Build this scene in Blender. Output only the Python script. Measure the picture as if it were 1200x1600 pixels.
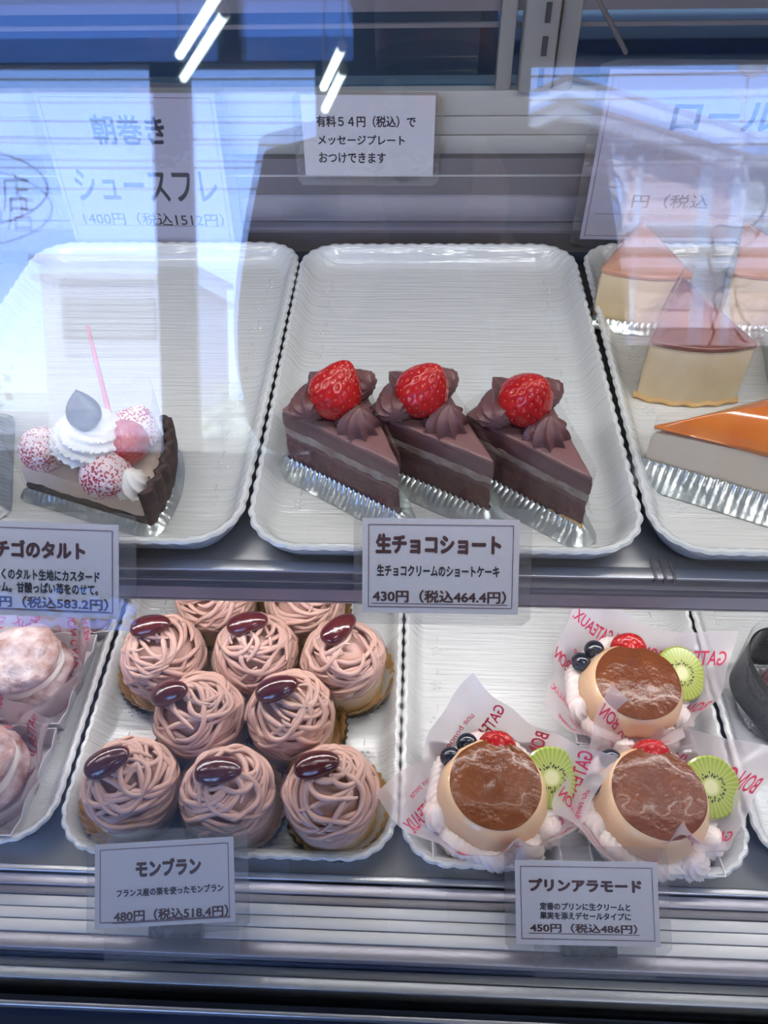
import bpy, bmesh, math, random
from mathutils import Vector, Matrix, Euler, noise
R = math.radians; PI = math.pi
sc = bpy.context.scene
for o in list(bpy.data.objects): bpy.data.objects.remove(o)
COL = sc.collection

# ------------------------------------------------------------------ camera
CAM = Vector((0, 0, 1.364)); P_, Y_, RO_ = R(47.45), R(3.43), R(-1.57)
FW = Vector((-math.sin(Y_)*math.cos(P_), math.cos(Y_)*math.cos(P_), -math.sin(P_)))
r0 = Vector((math.cos(Y_), math.sin(Y_), 0)); u0 = r0.cross(FW)
RT = r0*math.cos(RO_)+u0*math.sin(RO_); UP = -r0*math.sin(RO_)+u0*math.cos(RO_)
cd = bpy.data.cameras.new('camera'); cam = bpy.data.objects.new('camera', cd); COL.objects.link(cam)
M3 = Matrix((RT, UP, -FW)).transposed(); cam.matrix_world = Matrix.Translation(CAM) @ M3.to_4x4()
cd.sensor_fit = 'VERTICAL'; cd.sensor_height = 36.0; cd.lens = 36.0*1202/1600; cd.clip_start = 0.01; cd.clip_end = 300
sc.camera = cam
def at(px, py, z):                                   # pixel of the photograph -> point on the level plane z
    d = RT*(px-600)/1202 - UP*(py-800)/1202 + FW
    return CAM + d*((z-CAM.z)/d.z)
def atY(px, py, y):
    d = RT*(px-600)/1202 - UP*(py-800)/1202 + FW
    return CAM + d*(y/d.y)
def depth(px, py, t):
    return CAM + (RT*(px-600)/1202 - UP*(py-800)/1202 + FW)*t

# ------------------------------------------------------------------ view, world, sun, lights
sc.view_settings.view_transform = 'Standard'; sc.view_settings.look = 'None'
sc.view_settings.gamma = 1; sc.view_settings.use_curve_mapping = False; sc.view_settings.exposure = 0.0
try:
    sc.cycles.use_denoising = True; sc.cycles.transparent_max_bounces = 24; sc.cycles.max_bounces = 8
    sc.cycles.sample_clamp_indirect = 4.0; sc.cycles.caustics_reflective = False; sc.cycles.caustics_refractive = False
except Exception: pass
SKY = 12.0; SUN = 150.0; LED_UP = 2.25; LED_LOW = 3.2; SHOP = 26.0
w = bpy.data.worlds.new('sky'); sc.world = w; w.use_nodes = True
nt = w.node_tree; nt.nodes.clear(); N = nt.nodes.new; L = nt.links.new
tc = N('ShaderNodeTexCoord'); sep = N('ShaderNodeSeparateXYZ'); L(tc.outputs['Generated'], sep.inputs[0])
cr = N('ShaderNodeValToRGB'); L(sep.outputs['Z'], cr.inputs[0])
cr.color_ramp.elements[0].position = 0.0; cr.color_ramp.elements[0].color = (.38, .54, 1.0, 1)
cr.color_ramp.elements[1].position = .75; cr.color_ramp.elements[1].color = (.12, .25, .72, 1)
e = cr.color_ramp.elements.new(.30); e.color = (.24, .42, .98, 1)
nz = N('ShaderNodeTexNoise'); nz.inputs['Scale'].default_value = 3.2; nz.inputs['Detail'].default_value = 7
mp = N('ShaderNodeMapping'); mp.inputs['Scale'].default_value = (1, 1, 2.6); L(tc.outputs['Generated'], mp.inputs[0]); L(mp.outputs[0], nz.inputs[0])
c2 = N('ShaderNodeValToRGB'); L(nz.outputs[0], c2.inputs[0]); c2.color_ramp.elements[0].position = .66; c2.color_ramp.elements[1].position = .92; c2.color_ramp.elements[1].color = (.7, .7, .7, 1)
mx = N('ShaderNodeMix'); mx.data_type = 'RGBA'; L(c2.outputs[0], mx.inputs['Factor']); L(cr.outputs[0], mx.inputs['A']); mx.inputs['B'].default_value = (.80, .86, 1, 1)
bg = N('ShaderNodeBackground'); bg.inputs[1].default_value = SKY; L(mx.outputs['Result'], bg.inputs[0])
ow = N('ShaderNodeOutputWorld'); L(bg.outputs[0], ow.inputs[0])
sd = bpy.data.lights.new('sun', 'SUN'); sd.energy = SUN; sd.angle = R(.6); sd.color = (1, .96, .90)
so = bpy.data.objects.new('sun', sd); COL.objects.link(so); so.rotation_euler = (R(-46), R(-22), 0)   # comes over the shop roof onto the houses
def area(name, loc, sx, sy, e, col, rot):
    d = bpy.data.lights.new(name, 'AREA'); d.shape = 'RECTANGLE'; d.size = sx; d.size_y = sy; d.energy = e; d.color = col
    o = bpy.data.objects.new(name, d); COL.objects.link(o); o.location = loc; o.rotation_euler = rot; return o
area('led_strip_light_upper', (0, .345, 1.332), 1.7, .02, LED_UP*1.3, (1, .985, .97), (R(8), 0, 0))
area('led_strip_light_lower', (0, .335, .966), 1.7, .014, LED_LOW, (1, .97, .96), (R(-22), 0, 0))

# ------------------------------------------------------------------ materials
def mat(name, col, rough=.5, metal=0, sss=0, trans=0, coat=0, noise_amt=0, noise_scale=60, col2=None, bump=0, bump_scale=200, spec=.5, emit=None, estr=0, alpha=1, wave=None, bump_dist=.0006, sssr=.003):
    m = bpy.data.materials.new(name); m.use_nodes = True; t = m.node_tree; b = t.nodes['Principled BSDF']
    b.inputs['Base Color'].default_value = (*col, 1); b.inputs['Roughness'].default_value = rough; b.inputs['Metallic'].default_value = metal
    b.inputs['Specular IOR Level'].default_value = spec; b.inputs['Alpha'].default_value = alpha
    if sss: b.inputs['Subsurface Weight'].default_value = sss; b.inputs['Subsurface Radius'].default_value = (1, .6, .45); b.inputs['Subsurface Scale'].default_value = sssr
    if trans: b.inputs['Transmission Weight'].default_value = trans
    if coat: b.inputs['Coat Weight'].default_value = coat; b.inputs['Coat Roughness'].default_value = .06
    if emit: b.inputs['Emission Color'].default_value = (*emit, 1); b.inputs['Emission Strength'].default_value = estr
    tcn = t.nodes.new('ShaderNodeTexCoord')
    if col2:
        n = t.nodes.new('ShaderNodeTexNoise'); n.inputs['Scale'].default_value = noise_scale; n.inputs['Detail'].default_value = 5
        t.links.new(tcn.outputs['Object'], n.inputs[0])
        r = t.nodes.new('ShaderNodeValToRGB'); r.color_ramp.elements[0].position = .5-.22*(1-noise_amt); r.color_ramp.elements[1].position = .5+.22*(1-noise_amt)
        r.color_ramp.elements[0].color = (*col, 1); r.color_ramp.elements[1].color = (*col2, 1)
        t.links.new(n.outputs[0], r.inputs[0]); t.links.new(r.outputs[0], b.inputs['Base Color'])
    if bump or wave:
        bn = t.nodes.new('ShaderNodeBump'); bn.inputs['Distance'].default_value = bump_dist
        if wave:
            mpp = t.nodes.new('ShaderNodeMapping'); mpp.inputs['Scale'].default_value = wave; t.links.new(tcn.outputs['Object'], mpp.inputs[0])
            n = t.nodes.new('ShaderNodeTexNoise'); n.inputs['Scale'].default_value = 1; n.inputs['Detail'].default_value = 2; t.links.new(mpp.outputs[0], n.inputs[0])
            bn.inputs['Strength'].default_value = bump or .3
        else:
            n = t.nodes.new('ShaderNodeTexNoise'); n.inputs['Scale'].default_value = bump_scale; n.inputs['Detail'].default_value = 4
            t.links.new(tcn.outputs['Object'], n.inputs[0]); bn.inputs['Strength'].default_value = bump
        t.links.new(n.outputs[0], bn.inputs['Height']); t.links.new(bn.outputs[0], b.inputs['Normal'])
    return m
def sheet(name, tint=(1, 1, 1), refl=1.0, ior=1.45, rough=.02, haze=0, hcol=(1, 1, 1), bump=0, bscale=40):
    """thin clear sheet: fresnel reflection over a clear or slightly milky body"""
    m = bpy.data.materials.new(name); m.use_nodes = True; t = m.node_tree; t.nodes.clear(); n = t.nodes.new; l = t.links.new
    o = n('ShaderNodeOutputMaterial'); tr = n('ShaderNodeBsdfTransparent'); tr.inputs[0].default_value = (*tint, 1)
    gl = n('ShaderNodeBsdfGlossy'); gl.inputs['Roughness'].default_value = rough
    ge = n('ShaderNodeNewGeometry'); dt_ = n('ShaderNodeVectorMath'); dt_.operation = 'DOT_PRODUCT'; l(ge.outputs['Incoming'], dt_.inputs[0]); l(ge.outputs['Normal'], dt_.inputs[1])
    def mth(op, a, b=None, c=None):
        q = n('ShaderNodeMath'); q.operation = op; q.use_clamp = False
        for i, x in enumerate((a, b, c)):
            if x is None: continue
            if isinstance(x, (int, float)): q.inputs[i].default_value = x
            else: l(x, q.inputs[i])
        return q.outputs[0]
    f0 = min(.5, .08*refl); pw = mth('POWER', mth('SUBTRACT', 1.0, mth('ABSOLUTE', dt_.outputs['Value'])), 5.0); mlo = mth('MINIMUM', mth('MULTIPLY_ADD', pw, 1-f0, f0), 1.0)
    base = tr
    if haze:
        df = n('ShaderNodeBsdfDiffuse'); df.inputs[0].default_value = (*hcol, 1); tl = n('ShaderNodeBsdfTranslucent'); tl.inputs[0].default_value = (*hcol, 1)
        mm = n('ShaderNodeMixShader'); mm.inputs[0].default_value = .45; l(df.outputs[0], mm.inputs[1]); l(tl.outputs[0], mm.inputs[2])
        hm = n('ShaderNodeMixShader'); hm.inputs[0].default_value = haze; l(tr.outputs[0], hm.inputs[1]); l(mm.outputs[0], hm.inputs[2]); base = hm
    if bump:
        tcn = n('ShaderNodeTexCoord'); nz = n('ShaderNodeTexNoise'); nz.inputs['Scale'].default_value = bscale; l(tcn.outputs['Object'], nz.inputs[0])
        bn = n('ShaderNodeBump'); bn.inputs['Strength'].default_value = bump; bn.inputs['Distance'].default_value = .002; l(nz.outputs[0], bn.inputs['Height'])
        l(bn.outputs[0], gl.inputs['Normal'])
    mx = n('ShaderNodeMixShader'); l(mlo, mx.inputs[0]); l(base.outputs[0], mx.inputs[1]); l(gl.outputs[0], mx.inputs[2]); l(mx.outputs[0], o.inputs[0])
    return m
M = {}
M['glass_a'] = sheet('front_glass_outer', (.985, .99, .99), 1.0); M['glass_b'] = sheet('front_glass_inner', (.985, .99, .99), .9)
M['rear_glass'] = sheet('tinted_rear_glass', (.50, .62, .78), .3)
M['cabinet'] = mat('pale_laminate', (.55, .55, .54), .5)
M['sign_paper'] = mat('dimmed_sign_paper', (.42, .41, .50), .8)  # white paper, with the dim bluish light at the rear put into its colour
M['transom'] = sheet('tinted_transom_glass', (.42, .50, .60), .8)
M['window'] = sheet('window_glass', (.96, .98, .98), .8)
M['film'] = sheet('clear_film', (.99, .99, .99), .6, haze=.008, bump=.25, bscale=30)
M['sleeve'] = sheet('clear_sleeve', (.985, .985, .99), 1.2, haze=.05, bump=.3, bscale=50)
M['wrap'] = sheet('printed_wax_paper', (.97, .93, .95), .5, rough=.25, haze=.46, hcol=(.95, .86, .89))
M['pink_ink'] = mat('crimson_ink', (.50, .015, .07), .6)
M['tray'] = mat('glazed_white_melamine', (.68, .69, .69), .10, coat=.2, bump=.9, wave=(14, 380, 14), bump_dist=.0014)
M['white_paper'] = mat('card_paper', (.62, .60, .62), .7); M['box'] = mat('white_card', (.72, .71, .74), .5)
M['brown_ink'] = mat('maroon_ink', (.10, .022, .028), .6); M['dark_ink'] = mat('navy_ink', (.012, .014, .035), .6); M['line_ink'] = mat('border_ink', (.14, .07, .09), .6)
M['violet_ink'] = mat('violet_ink', (.02, .016, .07), .6)
M['alu'] = mat('brushed_aluminium', (.60, .60, .62), .36, metal=.85, bump=.25, wave=(3, 600, 600), bump_dist=.0002)
M['alu_light'] = mat('pale_anodised_aluminium', (.66, .66, .67), .5, metal=.35, bump=.15, wave=(3, 500, 500), bump_dist=.0002)
M['alu_dark'] = mat('dark_anodised_aluminium', (.20, .185, .20), .42, metal=.5, bump=.2, wave=(3, 500, 500), bump_dist=.0002)
M['alu_mauve'] = mat('satin_mauve_aluminium', (.46, .44, .50), .35, metal=.7, bump=.2, wave=(3, 500, 500), bump_dist=.0002)
M['shelf'] = mat('stainless_shelf', (.34, .34, .35), .34, metal=.75, bump=.35, wave=(2, 260, 260), bump_dist=.0003)
M['beige'] = mat('beige_door_rail', (.40, .385, .35), .55); M['post'] = mat('grey_beige_post', (.24, .23, .22), .5)
M['navy'] = mat('reflection_blue_lining', (.02, .035, .075), .45)  # blue of the reflected sky put into the dark lining colour
M['dark'] = mat('dark_interior', (.03, .033, .04), .6); M['steel_strip'] = mat('perforated_grille_metal', (.45, .46, .47), .4, metal=.6, bump=.6, wave=(160, 20, 20), bump_dist=.001)
M['foil'] = mat('silver_foil', (.62, .66, .66), .30, metal=.85, bump=.6, bump_scale=120, bump_dist=.0012)
M['foil_dark'] = mat('shaded_silver_foil', (.62, .58, .56), .3, metal=1, bump=.6, bump_scale=200, bump_dist=.001)
M['sponge_dark'] = mat('moist_chocolate_sponge', (.075, .024, .027), .75, col2=(.20, .085, .075), noise_scale=75, bump=.7, bump_scale=500, bump_dist=.0014)
M['sponge_pale'] = mat('pale_cocoa_sponge', (.22, .14, .12), .8, col2=(.46, .38, .32), noise_scale=90, bump=.6, bump_scale=600, bump_dist=.0012)
M['choc_cream'] = mat('chocolate_cream', (.150, .066, .068), .42, sss=.15, bump=.15, bump_scale=120)
M['choc_top'] = mat('pink_cocoa_glaze', (.27, .135, .135), .40, col2=(.21, .10, .10), noise_scale=50, sss=.1)
M['sweet_base'] = mat('yellow_sponge_corner', (.72, .50, .22), .7, bump=.3)
M['berry'] = mat('strawberry_red', (.40, .006, .012), .26, coat=.25, sss=.05, col2=(.48, .016, .014), noise_scale=40, spec=.4)
M['seed'] = mat('strawberry_seed', (.50, .17, .05), .4)
def sugared():
    m = mat('sugared_berry', (.36, .02, .04), .55, sss=.1); t = m.node_tree; b = t.nodes['Principled BSDF']
    g = t.nodes.new('ShaderNodeTexCoord'); n = t.nodes.new('ShaderNodeTexVoronoi'); n.inputs['Scale'].default_value = 620
    t.links.new(g.outputs['Object'], n.inputs[0]); n2 = t.nodes.new('ShaderNodeTexNoise'); n2.inputs['Scale'].default_value = 90; t.links.new(g.outputs['Object'], n2.inputs[0])
    a = t.nodes.new('ShaderNodeMath'); a.operation = 'ADD'; t.links.new(n.outputs['Distance'], a.inputs[0]); t.links.new(n2.outputs[0], a.inputs[1])
    r = t.nodes.new('ShaderNodeValToRGB'); r.color_ramp.elements[0].position = .80; r.color_ramp.elements[0].color = (.42, .03, .055, 1); r.color_ramp.elements[1].position = 1.20; r.color_ramp.elements[1].color = (.80, .66, .70, 1)
    t.links.new(a.outputs[0], r.inputs[0]); t.links.new(r.outputs[0], b.inputs['Base Color']); return m
M['sugared'] = sugared()
M['cream'] = mat('whipped_cream', (.86, .83, .80), .42, sss=.25); M['cream_pink'] = mat('whipped_cream_blush', (.84, .74, .72), .42, sss=.25)
M['choc_dark'] = mat('dark_chocolate', (.02, .018, .024), .38); M['tart'] = mat('cocoa_tart_crust', (.035, .022, .022), .7, col2=(.09, .05, .045), noise_scale=120, bump=.8, bump_dist=.002)
M['custard_fill'] = mat('pale_almond_filling', (.72, .62, .54), .6, col2=(.66, .52, .46), noise_scale=50, bump=.3)
M['pink_streak'] = mat('plain_pink', (.75, .30, .36), .3)
M['cheese'] = mat('baked_cheese_side', (.78, .60, .36), .62, col2=(.84, .69, .46), noise_scale=70, bump=.35, bump_scale=300)
M['cheese_pale'] = mat('creamy_cheese_side', (.84, .72, .55), .5, col2=(.80, .66, .48), noise_scale=40, sss=.2)
M['amber'] = mat('amber_glazed_top', (.64, .20, .035), .14, coat=.7, col2=(.55, .13, .025), noise_scale=40, bump=.2, bump_scale=90)
M['plum_top'] = mat('browned_glazed_top', (.20, .065, .045), .14, coat=.8, col2=(.27, .09, .06), noise_scale=35, bump=.35, bump_scale=90)
M['peach_top'] = mat('peach_browned_top', (.62, .28, .17), .2, coat=.6, col2=(.66, .36, .24), noise_scale=35, bump=.2, bump_scale=90)
M['crust_gold'] = mat('golden_fluted_crust', (.60, .36, .14), .7, col2=(.70, .47, .22), noise_scale=120, bump=.6, bump_dist=.0012)
M['biscuit'] = mat('pale_sponge_wall', (.72, .57, .38), .7, col2=(.78, .66, .48), noise_scale=70, bump=.4)
M['chestnut_cream'] = mat('chestnut_cream', (.62, .385, .325), .45, sss=.15, col2=(.57, .35, .30), noise_scale=40, bump=.12, bump_scale=500)
M['chestnut'] = mat('glazed_chestnut', (.060, .008, .014), .16, coat=.7, col2=(.10, .018, .02), noise_scale=60, bump=.8, bump_scale=110, bump_dist=.0012)
M['pudding'] = mat('egg_custard', (.84, .58, .36), .32, sss=.35, coat=.3, col2=(.80, .52, .30), noise_scale=25)
M['caramel'] = mat('glossy_caramel', (.13, .036, .014), .20, coat=.15, col2=(.20, .060, .018), noise_scale=35, bump=.9, bump_scale=130, bump_dist=.0016, spec=.3)
M['blueberry'] = mat('blueberry_skin', (.006, .008, .016), .2, coat=.5, col2=(.014, .018, .034), noise_scale=80)
M['kiwi_skin'] = mat('kiwi_green', (.33, .42, .06), .25, coat=.7, sss=.2)
def kiwi():
    m = mat('kiwi_flesh', (.36, .42, .08), .2, coat=.8); t = m.node_tree; b = t.nodes['Principled BSDF']; g = t.nodes.new('ShaderNodeTexCoord')
    gr = t.nodes.new('ShaderNodeTexGradient'); gr.gradient_type = 'RADIAL'; t.links.new(g.outputs['Object'], gr.inputs[0])
    ml = t.nodes.new('ShaderNodeMath'); ml.operation = 'MULTIPLY'; ml.inputs[1].default_value = 2*PI*34; t.links.new(gr.outputs['Fac'], ml.inputs[0])
    si = t.nodes.new('ShaderNodeMath'); si.operation = 'SINE'; t.links.new(ml.outputs[0], si.inputs[0])
    ln = t.nodes.new('ShaderNodeVectorMath'); ln.operation = 'LENGTH'; t.links.new(g.outputs['Object'], ln.inputs[0])
    r = t.nodes.new('ShaderNodeValToRGB'); t.links.new(ln.outputs['Value'], r.inputs[0])
    mr = t.nodes.new('ShaderNodeMath'); mr.operation = 'MULTIPLY'; mr.inputs[1].default_value = 50; t.links.new(ln.outputs['Value'], mr.inputs[0]); t.links.new(mr.outputs[0], r.inputs[0])
    E = r.color_ramp.elements; E[0].position = .22; E[0].color = (.74, .72, .42, 1); E[1].position = .34; E[1].color = (.40, .44, .11, 1)
    x = E.new(.95); x.color = (.30, .37, .05, 1)
    mx = t.nodes.new('ShaderNodeMix'); mx.data_type = 'RGBA'; t.links.new(r.outputs[0], mx.inputs['A']); mx.inputs['B'].default_value = (.55, .58, .26, 1)
    m3 = t.nodes.new('ShaderNodeMath'); m3.operation = 'MULTIPLY'; m3.inputs[1].default_value = .45; m3.use_clamp = True; t.links.new(si.outputs[0], m3.inputs[0]); t.links.new(m3.outputs[0], mx.inputs['Factor'])
    t.links.new(mx.outputs['Result'], b.inputs['Base Color']); return m
M['kiwi'] = kiwi(); M['black_seed'] = mat('black_seed', (.01, .008, .006), .3)
M['sugar_dust'] = mat('powder_sugared_choux', (.30, .13, .10), .9, col2=(.78, .70, .72), noise_scale=70, bump=.9, bump_scale=160, bump_dist=.003)
M['black_wrap'] = mat('black_speckled_band', (.02, .018, .022), .25, col2=(.10, .10, .10), noise_scale=900, coat=.4)
def clipmat():
    m = mat('speckled_black_clip', (.015, .014, .016), .55, bump=.5, bump_scale=350, bump_dist=.0005, col2=(.09, .08, .085), noise_scale=330, noise_amt=.6, spec=.3); return m
M['clip'] = clipmat()
M['shop_wall'] = mat('plaster_wall', (.30, .30, .30), .8); M['shop_floor'] = mat('grey_floor_tile', (.08, .075, .075), .5); M['shop_ceiling'] = mat('ceiling_board', (.34, .35, .37), .85)
M['frame_dark'] = mat('dark_window_frame', (.05, .055, .065), .45, metal=.3)
M['lamp'] = mat('lit_tube', (1, 1, 1), .5, emit=(.85, 1, .97), estr=26)
M['jacket'] = mat('charcoal_jacket_cloth', (.018, .018, .020), .9, bump=.3, bump_scale=90); M['skin'] = mat('skin', (.40, .24, .17), .5, sss=.15); M['hair'] = mat('dark_hair', (.02, .014, .012), .5)
M['phone'] = mat('black_phone', (.008, .008, .01), .3); M['ink_black'] = mat('black_window_vinyl', (.004, .004, .005), .6)
M['asphalt'] = mat('pale_concrete_ground', (.16, .16, .155), .9, col2=(.13, .13, .13), noise_scale=3); M['pink_siding'] = mat('pale_pink_siding', (.62, .46, .42), .8)
M['white_trim'] = mat('white_painted_trim', (.82, .82, .82), .6); M['roof'] = mat('grey_roofing', (.16, .15, .18), .8); M['pane_grey'] = mat('curtained_window_pane', (.14, .16, .16), .25)
M['shutter'] = mat('grey_shutter', (.14, .15, .17), .6); M['hedge'] = mat('pale_foliage', (.34, .40, .28), .9, col2=(.62, .64, .55), noise_scale=8)
M['mirror'] = mat('convex_mirror_glass', (.8, .85, .9), .03, metal=1); M['cable'] = mat('black_cable', (.02, .02, .025), .6)

# ------------------------------------------------------------------ mesh helpers
class MB:
    def __init__(s): s.v = []; s.f = []; s.mi = []
    def add(s, vs, fs, m=0):
        b = len(s.v); s.v += [tuple(p) for p in vs]; s.f += [tuple(i+b for i in f) for f in fs]; s.mi += [m]*len(fs); return s
    def box(s, c, d, m=0, rot=None, bev=0):
        bm = bmesh.new(); bmesh.ops.create_cube(bm, size=1); bmesh.ops.scale(bm, vec=d, verts=bm.verts)
        if bev: bmesh.ops.bevel(bm, geom=bm.edges[:], offset=bev, segments=2, affect='EDGES', profile=.5)
        bm.verts.ensure_lookup_table(); mt = Matrix.Translation(c) @ (rot.to_4x4() if rot else Matrix.Identity(4))
        vs = [mt @ v.co for v in bm.verts]; fs = [[v.index for v in f.verts] for f in bm.faces]; bm.free(); return s.add(vs, fs, m)
    def grid(s, fn, nu, nv, cu=False, cv=False, m=0):
        U = nu if cu else nu+1; V = nv if cv else nv+1
        vs = [fn(i/nu, j/nv) for i in range(U) for j in range(V)]
        fs = [(i*V+j, ((i+1) % U)*V+j, ((i+1) % U)*V+(j+1) % V, i*V+(j+1) % V) for i in range(nu) for j in range(nv)]
        return s.add(vs, fs, m)
    def tube(s, pts, r, n=8, closed=False, caps=True, m=0):
        pts = [Vector(p) for p in pts]; K = len(pts); rr = r if hasattr(r, '__len__') else [r]*K; vs = []
        up = Vector((0, 0, 1))
        for i, p in enumerate(pts):
            a = pts[(i-1) % K] if closed or i else p; b = pts[(i+1) % K] if closed or i < K-1 else p
            t = (b-a).normalized() if (b-a).length > 1e-9 else Vector((0, 0, 1))
            x = up.cross(t); x = x.normalized() if x.length > .05 else Vector((1, 0, 0)).cross(t).normalized(); y = t.cross(x)
            up = y
            for k in range(n):
                a_ = 2*PI*k/n; vs.append(p+(x*math.cos(a_)+y*math.sin(a_))*rr[i])
        fs = [(i*n+k, i*n+(k+1) % n, ((i+1) % K)*n+(k+1) % n, ((i+1) % K)*n+k) for i in range(K if closed else K-1) for k in range(n)]
        if caps and not closed: fs += [tuple(range(n-1, -1, -1)), tuple((K-1)*n+k for k in range(n))]
        return s.add(vs, fs, m)
    def ell(s, c, r, nu=20, nv=12, m=0, rot=None):
        c = Vector(c); q = rot or Matrix.Identity(3)
        def f(u, v):
            a = 2*PI*u; b = PI*v; return c+q @ Vector((r[0]*math.sin(b)*math.cos(a), r[1]*math.sin(b)*math.sin(a), r[2]*math.cos(b)))
        return s.grid(f, nu, nv, cu=True, m=m)
    def mesh(s, name, mats, smooth=True):
        me = bpy.data.meshes.new(name); me.from_pydata(s.v, [], s.f)
        for m in (mats if isinstance(mats, (list, tuple)) else [mats]): me.materials.append(M[m] if isinstance(m, str) else m)
        me.polygons.foreach_set('material_index', s.mi)
        bm = bmesh.new(); bm.from_mesh(me); bmesh.ops.remove_doubles(bm, verts=bm.verts, dist=1e-7); bmesh.ops.recalc_face_normals(bm, faces=bm.faces); bm.to_mesh(me); bm.free()
        if smooth:
            me.polygons.foreach_set('use_smooth', [True]*len(me.polygons))
            try: me.set_sharp_from_angle(angle=R(smooth if smooth is not True else 50))
            except Exception: pass
        return me
def obj(name, me, parent=None, loc=None, rot=None, **kw):
    o = bpy.data.objects.new(name, me); COL.objects.link(o)
    if parent: o.parent = parent
    if loc is not None: o.location = loc
    if rot is not None: o.rotation_euler = rot
    for k, v in kw.items(): o[k] = v
    return o
def part(name, mb, mats, parent, smooth=True, **kw): return obj(name, mb.mesh(name, mats, smooth), parent, **kw)
def thing(name, label, cat, loc=(0, 0, 0), rz=0, group=None, rot=None):
    o = obj(name, None, None, loc, rot or (0, 0, rz)); o['label'] = label; o['category'] = cat
    if group: o['group'] = group
    return o
def struct(name, mb, mats, smooth=False): return part(name, mb, mats, None, smooth, kind='structure')
def clone(root, **kw):
    def rec(o, par):
        c = o.copy(); COL.objects.link(c)
        if par: c.parent = par
        for ch in o.children: rec(ch, c)
        return c
    c = rec(root, None)
    for k, v in kw.items():
        if k == 'location': c.location = v
        elif k == 'rz': c.rotation_euler = (0, 0, v)
        elif k == 'scale': c.scale = v
        else: c[k] = v
    return c
TXT = {}
def glyphs(s, bold=0.0, shear=0):
    key = (s, bold, shear)
    if key not in TXT:
        cu = bpy.data.curves.new('txt', 'FONT'); cu.body = s; cu.size = 1; cu.shear = shear; cu.resolution_u = 3
        o = bpy.data.objects.new('txt', cu); COL.objects.link(o); dg = bpy.context.evaluated_depsgraph_get(); dg.update()
        me = bpy.data.meshes.new_from_object(o.evaluated_get(dg)); bpy.data.objects.remove(o); bpy.data.curves.remove(cu)
        vs = [v.co.copy() for v in me.vertices]; fs = [tuple(p.vertices) for p in me.polygons]; bpy.data.meshes.remove(me)
        x0 = min(v.x for v in vs); x1 = max(v.x for v in vs); y0 = min(v.y for v in vs); y1 = max(v.y for v in vs)
        if bold:
            nv = len(vs); d8 = [(math.cos(a)*bold*.9, math.sin(a)*bold*.9) for a in [2*PI*k/6 for k in range(6)]]; v0, f0 = list(vs), list(fs)
            for i, (dx, dy) in enumerate(d8): vs += [Vector((v.x+dx, v.y+dy, 0)) for v in v0]; fs += [tuple(q+nv*(i+1) for q in f) for f in f0]
        TXT[key] = ([((v.x-x0)/(x1-x0), (v.y-y0)/(y1-y0)) for v in vs], fs, (x1-x0)/(y1-y0))
    return TXT[key]
def text(s, x0, x1, y0, y1, fn, name, matn, parent, bold=.02, shear=0, **kw):
    """lettering stretched to the box x0..x1, y0..y1 of fn(x, y) -> point"""
    vs, fs, _ = glyphs(s, bold, shear); me = bpy.data.meshes.new(name)
    me.from_pydata([fn(x0+(x1-x0)*a, y0+(y1-y0)*b) for a, b in vs], [], fs); me.materials.append(M[matn])
    return obj(name, me, parent, **kw)

# ------------------------------------------------------------------ the shop around the case (seen in the front glass)
FY, BY, LX, RX, CZ = -3.6, 4.2, -3.4, 3.4, 3.35
struct('floor', MB().box((0, .3, -.05), (RX-LX, BY-FY+.2, .1)), 'shop_floor')
struct('ceiling', MB().box((0, .3, CZ+.06), (RX-LX+.4, BY-FY+.4, .12)), 'shop_ceiling')
struct('wall_rear', MB().box((0, BY+.06, CZ/2), (RX-LX+.24, .12, CZ)), 'shop_wall')
struct('wall_left', MB().box((LX-.06, .3, CZ/2), (.12, BY-FY, CZ)), 'shop_wall')
struct('wall_right', MB().box((RX+.06, .3, CZ/2), (.12, BY-FY, CZ)), 'shop_wall')
struct('wall_street', MB().box((1.6, FY-.06, (CZ+2.80)/2), (RX+.5, .12, CZ-2.80)).box(((LX-.28)/2, FY-.06, 3.28), (-LX-.28, .12, .14)).box(((LX-.28)/2, FY-.06, 2.83), (-LX-.28, .12, .05)).box((-.98, FY-.06, 3.03), (.12, .12, .4)).box((-.2, FY-.06, 3.05), (.2, .12, .6)).box((LX/2, FY-.06, .42), (-LX, .12, .84)).box((RX/2+.2, FY-.06, .72), (RX+.1, .12, 1.44)).box((-1.285, FY-.06, 1.6), (.12, .12, 2.4)).box((.0, FY-.06, 1.6), (1.0, .12, 2.4)), 'frame_dark')
wi = 0
for x0, x1 in ((LX, -1.345), (-1.225, -.5), (.5, RX)):
    wi += 1
    zb = 1.44 if wi == 3 else .84
    wn = struct(f'window_{wi}', MB().box((x0+.02, FY-.05, (2.8+zb)/2), (.04, .06, 2.8-zb)).box((x1-.02, FY-.05, (2.8+zb)/2), (.04, .06, 2.8-zb)).box(((x0+x1)/2, FY-.05, zb+.02), (x1-x0, .06, .04)).box(((x0+x1)/2, FY-.05, 2.78), (x1-x0, .06, .04)), 'frame_dark')
    part('pane', MB().box(((x0+x1)/2, FY-.05, (2.8+zb)/2), (x1-x0-.06, .006, 2.76-zb)), 'window', wn, False)
for k, (x0, x1) in enumerate(((LX, -1.04), (-.92, -.30))):
    tw_ = struct(f'window_{4+k}', MB().box(((x0+x1)/2, FY-.05, 2.87), (x1-x0, .05, .03)).box(((x0+x1)/2, FY-.05, 3.20), (x1-x0, .05, .03)), 'frame_dark')
    part('pane', MB().box(((x0+x1)/2, FY-.05, 3.035), (x1-x0-.01, .006, .30)), 'transom', tw_, False)
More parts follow.
